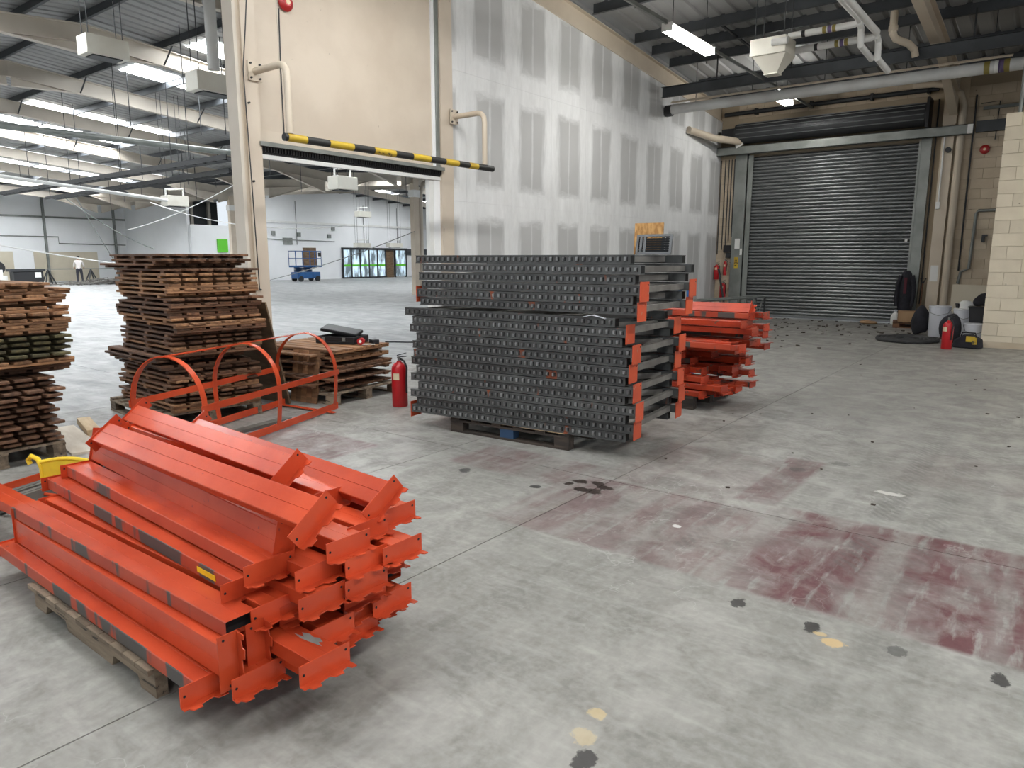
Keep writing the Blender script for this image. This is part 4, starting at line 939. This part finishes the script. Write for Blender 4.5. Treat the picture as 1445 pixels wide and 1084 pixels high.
# crumbs on the floor
r_ = random.Random(21); mb = MB()
for k in range(170):
    x, y = r_.gauss(-4.6,1.6), min(19.4, r_.gauss(17.2,1.9))
    if x > -1.4 or x < -7.5: continue
    s_ = r_.uniform(.012,.045); mb.rbx((x,y,s_*.25),(s_*1.6,s_,s_*.5),(0,0,r_.uniform(0,3)))
for k in range(40):
    x, y = r_.uniform(-2.6,1.5), r_.uniform(4.5,12); s_ = r_.uniform(.008,.02); mb.rbx((x,y,s_*.25),(s_*1.6,s_,s_*.5),(0,0,r_.uniform(0,3)))
tag(ob('floor_debris', mb, M['pallet_dark']), 'scattered crumbs and grit on the concrete floor', 'debris', None, 'stuff')
for k, (x, y) in enumerate(((-3.9,18.9),(-3.75,18.8))):
    pass
lump('sack_rubble', 'small heap of brown rubble at the foot of the shutter', 'rubble', (-3.75,19.1,0), (.2,.13,.05), M['card'], 31)

# ------------------------------------------------------------------ overhead services in the loading bay
def batten_light(x, y0, z, ln, label):
    l = root('fluorescent_light', label, 'light', (x,y0,z), group='fluorescent batten lights') if label else link('fluorescent_light', None, ce, (x,y0,z))
    hs_ = ob('housing', MB().bx(-.075,.075,0,ln,0,.05), M['white'], l); ob('diffuser', MB().bx(-.09,.09,.02,ln-.02,-.075,0), M['tube'], l)
    for yy in (0,ln): ob('end_cap', MB().bx(-.092,.092,yy-.012,yy+.012,-.08,.05), M['white'], hs_)
    for yy in (.2,ln-.2): ob('hanger', MB().tube([(0,yy,.05),(0,yy,ZB(y0+yy)+.42-z)], .006, 6), M['dark'], l)
batten_light(-5.55, 11.25, 5.28, 1.75, 'long bright fluorescent batten under the roof near the plasterboard wall')
batten_light(-5.75, 17.1, 5.28, 1.2, 'short bright fluorescent batten hanging in front of the shutter')
for k, (x, y) in enumerate(((-5.5,6.0),(-5.5,.8),(1.6,11.5),(1.6,6.0),(1.6,.8),(-5.5,-4),(1.6,-4))):  # out-of-view battens added as the bay's main light
    batten_light(x, y, 5.28, 1.75, None)
tk = ob('light_trunking', MB().bx(-5.57,-5.53,8.5,11.23,5.30,5.36).bx(-5.57,-5.53,13.02,19.5,5.30,5.35), M['trim_grey']); tag(tk, 'thin steel trunking linking the fluorescent battens', 'trunking')
uh = root('unit_heater', 'cream ceiling air heater with a tapered hopper below', 'heater', (-4.42,13.0,4.98))
bevel(ob('casing', MB().bx(-.3,.3,-.27,.27,0,.27), M['heater'], uh), .01)
ob('hopper', MB().add([(-.26,-.24,0),(.3,-.24,0),(.3,.24,0),(-.26,.24,0),(-.09,-.1,-.27),(.13,-.1,-.27),(.13,.1,-.27),(-.09,.1,-.27)], [(0,1,2,3),(7,6,5,4),(0,4,5,1),(1,5,6,2),(2,6,7,3),(3,7,4,0)]), M['heater'], uh)
ob('outlet_rim', MB().bx(-.1,.14,-.11,.11,-.29,-.27), M['heater'], uh)
for s in (-1,1):
    for q in (-1,1): ob('hanger', MB().tube([(s*.24,q*.2,.27),(s*.24,q*.2,1.2)], .008, 6), M['dark'], uh)
ob('spigot', MB().tube([(.08,-.3,.16),(.34,-.3,.16)], .055, 12), M['white'], uh)
hpz = root('heating_pipes', 'pair of white insulated pipes running to the ceiling heater', 'pipes', (0,0,0))
for k, (z, y, xe) in enumerate(((5.28,13.02,-3.06),(5.12,13.35,-2.86))):
    ob('pipe', MB().tube([(-4.17,y,z),(xe-.08,y,z),(xe-.02,y,z+.03),(xe,y-.06,z+.06),(xe,y-.5,z+.05),(xe,4.0,z+.05)], .055, 10), M['white'], hpz, smooth=True)
    for x, c in ((-3.95,'black'),(-3.62,'olive'),(-3.54,'purple'),(-3.47,'olive')): ob('band', MB().tube([(x+k*.12,y,z),(x+k*.12+.055,y,z)], .059, 10), M[c], hpz, smooth=True)
    ob('drop', MB().tube([(xe,y-.02,z),(xe,y+.1,z-.05),(xe,y+.15,z-.3),(xe+.06,y+.7,z-.4)], .05, 10), M['white'], hpz, smooth=True)
gp_ = root('main_pipe', 'long grey pipe with colour bands crossing below the roof to the shutter corner', 'pipe', (0,16.19,5.03))
ob('barrel', MB().tube([(-7.9,0,0),(3,0,-.04)], .11, 16), M['pipe'], gp_, smooth=True)
for x, c in ((-1.62,'olive'),(-1.46,'white'),(-1.40,'purple'),(-1.32,'olive')): ob('band', MB().tube([(x,0,-.023),(x+.09,0,-.023)], .113, 16), M[c], gp_, smooth=True)
for k, z in enumerate((.14,.17)): ob('thin_pipe', MB().tube([(-7.8,-.05+.05*k,z),(-1.2,-.05+.05*k,z-.02)], .014, 8), M['cream_steel'], gp_, smooth=True)
for x in (-7.2,-5.9,-4.4,-2.9,-1.5): ob('hanger', MB().tube([(x,0,.1),(x,0,ZB(16.19)+.4-5.03)], .008, 6), M['dark'], gp_)
ob('valve_end', MB().tube([(-7.93,0,-.02),(-7.78,0,-.02)], .13, 12), M['black'], gp_)
bt2 = root('cable_beam', 'dark steel channel crossing the bay above the long grey pipe', 'channel', (0,15.9,5.36))
ob('web', MB().bx(-7.9,3,-.006,.006,-.11,.11), M['purlin'], bt2); ob('flange', MB().bx(-7.9,3,-.08,.0,-.116,-.11).bx(-7.9,3,-.08,0,.11,.116), M['purlin'], bt2)
for x in (-6.6,-5.0,-3.4,-1.8): ob('hanger', MB().bar((x,0,.1),(x,0,ZB(15.9)+.4-5.36),.03,.006), M['dark'], bt2)
ob('corner_duct', MB().tube([(-7.9,17.4,4.75),(-7.7,18.6,4.68),(-7.3,19.5,4.66)], .09, 10), M['cream_steel'], wb, smooth=True)
bp2 = root('bent_drain_pipe', 'cream drain pipe bending down from the roof by the right rafter', 'pipe', (0,0,0))
ob('pipe', MB().tube([(-3.0,15.2,6.0),(-3.0,15.2,5.62),(-2.97,15.3,5.55),(-2.8,15.6,5.5),(-2.72,15.75,5.42),(-2.7,15.8,5.3)], .065, 10), M['cream_steel'], bp2, smooth=True); ob('socket', MB().tube([(-3.0,15.2,5.75),(-3.0,15.2,5.66)], .08, 10), M['cream_steel'], bp2)
for k, (x, y) in enumerate(((-4.2,9.6),(-6.0,14.6),(-3.2,12.2))):
    ob('anti_sag_bar', MB().bar((x,y,ZB(y)+.45),(x+.1,y+1.6,ZB(y+1.6)+.45),.05,.03), M['dark'], ce)
for y in (9.35,11.1,12.8,14.5,16.2):
    for x in (-7.0,-5.2,-3.9,-2.9): ob('sag_rod', MB().bar((x,y+.03,ZB(y)+.36),(x,y+.03,ZB(y)+.62),.03,.01), M['trim_grey'], ce)

# ------------------------------------------------------------------ services in the big hall
def hall_heater(loc, w_, label, rods=1.2, pipe=True):
    h = root('hall_heater', label, 'heater', loc, group='white hanging heaters in the big hall')
    bevel(ob('casing', MB().bx(-.2,.2,-w_/2,w_/2,0,.32), M['heater'], h), .01); ob('grille', MB().bx(-.15,.15,-w_*.35,w_*.35,-.02,0), M['dark'], h)
    for s in (-1,1):
        for q in (-1,1): ob('rod', MB().tube([(q*.12,s*w_*.4,.32),(q*.12,s*w_*.4,ZB(loc[1]+s*w_*.4)+.6-loc[2])], .008, 6), M['dark'], h)
    if pipe: ob('feed_pipe', MB().tube([(.0,-w_*.4,.2),(.0,-w_*.4,.5),(.0,w_*.4,.55),(.0,w_*.4,.2)], .03, 8), M['white'], h, smooth=True)
hall_heater((-14.0,6.2,5.1), .72, 'cream box heater hung under the ridge at the upper left', .9, False)
hall_heater((-12.2,7.2,4.42), .8, 'cream box heater partly hidden behind the cream post', 1.5, False)
hall_heater((-14.6,11.93,3.27), .62, 'white heater hanging inside the shutter opening', 2.0)
hall_heater((-22.5,11.7,3.2), .7, 'white heater hanging far back left of the cream post', 2.2)
hall_heater((-32,27.5,3.9), .9, 'white heater hanging before the far white wall above the lift', 1.5)
hall_heater((-40,34.2,2.35), 1.3, 'left white fan heater above the glazed doors', 2.5); hall_heater((-40,37.3,2.4), 1.3, 'right white fan heater above the glazed doors', 2.5)
fd = ob('flue_duct', MB().tube([(-11.9,7.05,4.75),(-11.9,7.05,6.7)], .1, 12), M['white'], smooth=True); tag(fd, 'white flue duct rising beside the cream post', 'duct')
ga = ob('gas_pipe', MB().tube([(-20,-2,4.58),(-20,15,4.68)], .08, 10), M['trim_grey'], smooth=True); tag(ga, 'long grey pipe crossing the hall roof at the left', 'pipe')
ga = ob('white_pipe', MB().tube([(-22,4,3.9),(-22,11.2,3.33)], .05, 10), M['white'], smooth=True); tag(ga, 'white pipe hanging low across the left of the hall', 'pipe')
def tray(label, p, q, wd=.3):
    t_ = root('cable_ladder', label, 'cable tray', group='cable ladders in the big hall'); p, q = Vector(p), Vector(q); d = (q-p).normalized(); n_ = Vector((-d.y,d.x,0))*wd/2
    for s in (-1,1): ob('rail', MB().bar(p+n_*s,q+n_*s,.02,.1), M['dark'], t_)
    k = 0; Ln = (q-p).length
    while k*.5 < Ln:
        c = p+d*k*.5; ob('rung', MB().bar(c-n_,c+n_,.03,.02), M['dark'], t_); k += 1
    for j in range(int(Ln/4)+1):
        c = p+d*j*4; ob('rod', MB().tube([c, (c.x,c.y,ZB(c.y)+.4)], .01, 6), M['dark'], t_)
tray('dark cable ladder slanting across the hall below the rafters', (-32,9.9,3.95), (-14,8.6,3.66)); tray('second cable ladder further back above the white box room', (-30,10.9,3.77), (-14.5,8.95,3.45))
def wire(label, pts, r=.018, mm='white', sag=.3, nm='hanging_cable'):
    P0, P1 = Vector(pts[0]), Vector(pts[1]); q = []
    for i in range(17):
        a = i/16; v = P0.lerp(P1, a); v.z -= sag*4*a*(1-a); q.append(v)
    tag(ob(nm, MB().tube(q, r, 5), M[mm], smooth=True), label, 'cable', 'loose cables in the big hall')
wire('pale rope sloping down from the left edge towards the middle stack', ((-28,8.0,2.12),(-28,13.6,1.2)), .022, 'white', .05)
wire('thin cable from the roof sloping down right behind the pallet stacks', ((-30,11.3,3.9),(-40,19.4,2.1)), .02, 'trim_grey', .2)
wire('thin grey cable sloping down to the left behind the middle stack', ((-26,16.1,4.5),(-40,18.1,3.1)), .02, 'white', .2)
wire('long slack cable hanging inside the opening', ((-36,17.5,4.3),(-24,19.5,2.9)), .02, 'white', .5)
wire('thin cable stretched low across the opening', ((-34,20.0,.02),(-22.6,22.3,2.75)), .016, 'trim_grey', .25)
wire('thin dark cable sloping down across the far left wall', ((-36,14.1,4.4),(-45.5,20.4,.02)), .022, 'trim_grey', .1)

# scissor lift
sl = root('scissor_lift', 'blue scissor lift parked by the far white wall', 'scissor lift', (-42.6,31.2,0), (0,0,rad(90)))
bevel(ob('chassis', MB().bx(-.95,.95,-.4,.4,.2,.65), M['blue'], sl), .03)
for x in (-.7,.7):
    for y in (-.38,.38): ob('wheel', MB().tube([(x,y-.07,.19),(x,y+.07,.19)], .19, 16), M['black'], sl, smooth=True)
for k in range(3):
    for s in (-1,1): ob('scissor_arm', MB().bar((-.75*s,.3,.66+.1*k),(.75*s,.3,.76+.1*k),.04,.07), M['blue'], sl)
pf_ = bevel(ob('platform', MB().bx(-1.1,1.1,-.4,.4,.98,1.1), M['blue'], sl), .02)
for x in (-1.08,-.5,.1,.7,1.08):
    for y in (-.38,.38): ob('guard_post', MB().tube([(x,y,1.1),(x,y,2.1)], .022, 6), M['blue'], pf_)
for z in (1.6,2.1):
    for y in (-.38,.38): ob('guard_rail', MB().tube([(-1.08,y,z),(1.08,y,z)], .022, 6), M['blue'], pf_)
    for x in (-1.08,1.08): ob('guard_rail', MB().tube([(x,-.38,z),(x,.38,z)], .022, 6), M['blue'], pf_)
ob('control_box', MB().bx(.85,1.05,-.45,-.35,1.7,2.0), M['dark'], pf_); ob('decal', MB().bx(.1,.6,.401,.404,.42,.5), M['white'], sl)

# person at the bench, back to the camera
pr_ = root('person', 'person in a pale shirt and dark trousers working at the far bench', 'person', (-49.3,19.1,0), (0,0,rad(66)))
J = {'pel':(0,0,.92),'wai':(0,.02,1.08),'che':(0,.06,1.30),'nek':(0,.10,1.48),'hd0':(0,.13,1.56),'hd1':(0,.15,1.68),'hd2':(0,.14,1.73),
     'hl':(-.1,0,.88),'kl':(-.12,.03,.48),'al':(-.13,-.02,.08),'tl':(-.14,.12,.04),'hr':(.1,0,.88),'kr':(.13,.02,.48),'ar':(.15,-.03,.08),'tr':(.17,.11,.04),
     'sl':(-.19,.07,1.40),'el':(-.27,.10,1.13),'wl':(-.24,.28,.98),'pl':(-.23,.35,.95),'sr':(.19,.07,1.40),'er':(.28,.10,1.13),'wr':(.25,.28,.98),'pr':(.24,.35,.95)}
E_ = [('pel','wai'),('wai','che'),('che','nek'),('nek','hd0'),('hd0','hd1'),('hd1','hd2'),('pel','hl'),('hl','kl'),('kl','al'),('al','tl'),('pel','hr'),('hr','kr'),('kr','ar'),('ar','tr'),
      ('che','sl'),('sl','el'),('el','wl'),('wl','pl'),('che','sr'),('sr','er'),('er','wr'),('wr','pr')]
Rr = {'pel':.15,'wai':.145,'che':.165,'nek':.06,'hd0':.08,'hd1':.10,'hd2':.07,'hl':.1,'hr':.1,'kl':.068,'kr':.068,'al':.048,'ar':.048,'tl':.04,'tr':.04,'sl':.075,'sr':.075,'el':.05,'er':.05,'wl':.034,'wr':.034,'pl':.035,'pr':.035}
for s, hnd in ((-1,'pl'),(1,'pr')):
    bx_, by_, bz_ = J[hnd]
    for k in range(5):
        dx = (-.034+.017*k) if k < 4 else -s*.045; ln = (.05,.06,.055,.045,.03)[k]
        J[f'f{s}{k}'] = (bx_+dx, by_+.03+(0 if k < 4 else -.02), bz_-.005); J[f'g{s}{k}'] = (bx_+dx*1.15, by_+.03+ln, bz_-.035)
        E_ += [(hnd,f'f{s}{k}'),(f'f{s}{k}',f'g{s}{k}')]; Rr[f'f{s}{k}'] = .0095; Rr[f'g{s}{k}'] = .008
names = list(J); me = bpy.data.meshes.new('body'); me.from_pydata([J[n] for n in names], [(names.index(a),names.index(b)) for a,b in E_], [])
tmp = link('body', me); tmp.modifiers.new('skin','SKIN'); sv = me.skin_vertices[0].data
for i, n in enumerate(names): sv[i].radius = (Rr[n],Rr[n]*(.75 if n in ('pel','wai','che') else 1)); sv[i].use_root = (n == 'pel')
sd = tmp.modifiers.new('sub','SUBSURF'); sd.levels = sd.render_levels = 2
dg = bpy.context.evaluated_depsgraph_get(); me2 = bpy.data.meshes.new_from_object(tmp.evaluated_get(dg)); bpy.data.objects.remove(tmp)
me2.materials.clear()
for k in ('skin','cloth_w','cloth_d','hair','black'): me2.materials.append(M[k])
for p in me2.polygons:
    c = p.center; p.use_smooth = True
    arm = abs(c.x) > .2 and c.z > .9
    p.material_index = 4 if c.z < .1 else 2 if (c.z < .98 and not (arm or c.y > .2)) else (3 if (c.z > 1.62 and (c.y < .2 or c.z > 1.72)) else (0 if c.z > 1.49 or (c.y > .14 and c.z < 1.15) else 1))
link('body', me2, pr_)
# bench, trestles, scrap and boxes near the person
bn = root('saw_bench', 'long metal bar across trestles in front of the person', 'bench', (-50.6,19.2,0), (0,0,rad(90)))
ob('bar', MB().bx(-3.4,3.0,-.05,.05,.9,.96), M['trim_grey'], bn)
for x in (-1.4,1.1):
    for s in (-1,1): ob('leg', MB().bar((x-.3*s,-.3,0),(x,0,.9),.06,.06).bar((x-.3*s,.3,0),(x,0,.9),.06,.06), M['dark'], bn)
cm = root('chop_saw_cart', 'black tool cart with a white sticker left of the person', 'cart', (-47.5,15.6,0), (0,0,rad(90)))
bevel(ob('cabinet', MB().bx(-.75,.75,-.35,.35,.25,.85), M['black'], cm), .03); ob('top', MB().bx(-.9,.85,-.4,.4,.85,1.0), M['dark'], cm)
for x in (-.5,.5): ob('wheel', MB().tube([(x,-.3,.12),(x,.3,.12)], .12, 10), M['black'], cm)
ob('sticker', MB().bx(.3,.6,-.41,-.36,.5,.8), M['white'], cm)
r_ = random.Random(5); mb = MB()
for k in range(150):
    x, y = r_.gauss(-47.6,.5), r_.gauss(19.7,1.5); a = r_.uniform(0,3.1); l = r_.uniform(.4,1.2); z = r_.uniform(.02,.32)*math.exp(-((y-20)/1.6)**2)+.03
    mb.rbx((x,y,z),(l,.05,.03),(r_.uniform(-.3,.3),r_.uniform(-.3,.3),a))
tag(ob('scrap_metal', mb, M['rack_in']), 'heap of grey scrap metal strips on the floor by the person', 'scrap', None, 'stuff')
yb = root('yellow_toolbox', 'yellow plastic toolbox beside the scrap metal heap', 'toolbox', (-49.5,22.6,0), (0,0,rad(80)))
bevel(ob('box', MB().bx(-.5,.5,-.25,.25,0,.42), M['yplast'], yb), .04); ob('lid', MB().bx(-.3,.52,-.27,.27,.42,.62), M['yplast'], yb); ob('handle', MB().tube([(-.1,0,.62),(-.1,0,.72),(.3,0,.72),(.3,0,.62)], .03, 6), M['black'], yb)
cbn = root('grey_cabinet', 'grey metal cabinet with items on top at the left edge', 'cabinet', (-48.5,13.0,0), (0,0,rad(90)))
ob('carcass', MB().bx(-.55,.55,-.35,.35,0,1.35), M['trim_grey'], cbn)
for z in (.3,.8): ob('drawer', MB().bx(-.5,.5,-.37,-.35,z-.2,z+.22), M['pipe'], cbn)
for k, (dy, c, h_, lb) in enumerate(((-.3,'red',.35,'red carton on the grey cabinet at the left edge'),(.2,'green',.45,'green carton on the grey cabinet at the left edge'))):
    o_ = ob('carton', MB().bx(-.2,.2,-.22,.22,0,h_).bx(-.19,.19,-.03,.03,h_,h_+.004), M[c], None, (-48.4,13.0+dy,1.351)); tag(o_, lb, 'carton')
o_ = root('wall_poster', 'small pale poster on the far wall above the cabinet', 'poster', (-54.96,13.6,2.35)); ob('sheet', MB().bx(0,.01,-.9,.9,-.7,.7), M['paper'], o_); ob('print', MB().bx(.01,.012,-.3,.3,-.3,.3), M['blue'], o_)
wbx = root('white_carton', 'white boxes heaped beside the grey cabinet', 'box', (-48.2,14.3,0), (0,0,rad(80))); ob('lower', MB().bx(-.5,.5,-.3,.3,0,.6), M['white'], wbx); ob('upper', MB().bx(-.35,.3,-.28,.25,.6,.95), M['white'], wbx)
fn = root('pedestal_fan', 'round black drum fan standing by the white boxes', 'fan', (-49.8,14.9,0), (0,0,rad(70)))
ob('drum', MB().tube([(0,-.12,1.05),(0,.12,1.05)], .38, 20), M['black'], fn, smooth=True); ob('stand', MB().bar((-.3,0,0),(-.1,0,.7),.05,.05).bar((.3,0,0),(.1,0,.7),.05,.05), M['dark'], fn)
# white skirting and thin steel rods on the hall floor
for k, (p, q, lb) in enumerate((((-9.2,6.3,.012),(-10.6,8.2,.012),'thin steel rod lying on the hall floor behind the black case'),((-10.2,9.2,.012),(-9.0,9.9,.012),'short bent steel rod on the hall floor near the opening'))):
    o_ = ob('steel_rod', MB().tube([p, q, (q[0]+.25,q[1]-.2,.012)], .012, 6), M['dark']); tag(o_, lb, 'rod')
r_ = random.Random(77)
for k in range(26):
    x, y = r_.uniform(-44,-16), r_.uniform(8.5,20); l = r_.uniform(.8,2.2)
    ob('hanger_rod', MB().tube([(x,y,ZB(y)+.55),(x,y,ZB(y)+.55-l)], .012, 5), M['dark'], ce)
for y in (30.0,33.0,39.5,43.2,47.0): ob('wall_conduit', MB().tube([(-45.95,y,2.6),(-45.95,y,5.8)], .03, 5), M['trim_grey'], w2)
for y, z in ((31.0,3.4),(33.2,3.35),(36.0,3.3),(36.4,3.9)): ob('wall_box', MB().bx(-46,-45.9,y-.15,y+.15,z-.15,z+.15), M['trim_grey'], w2)
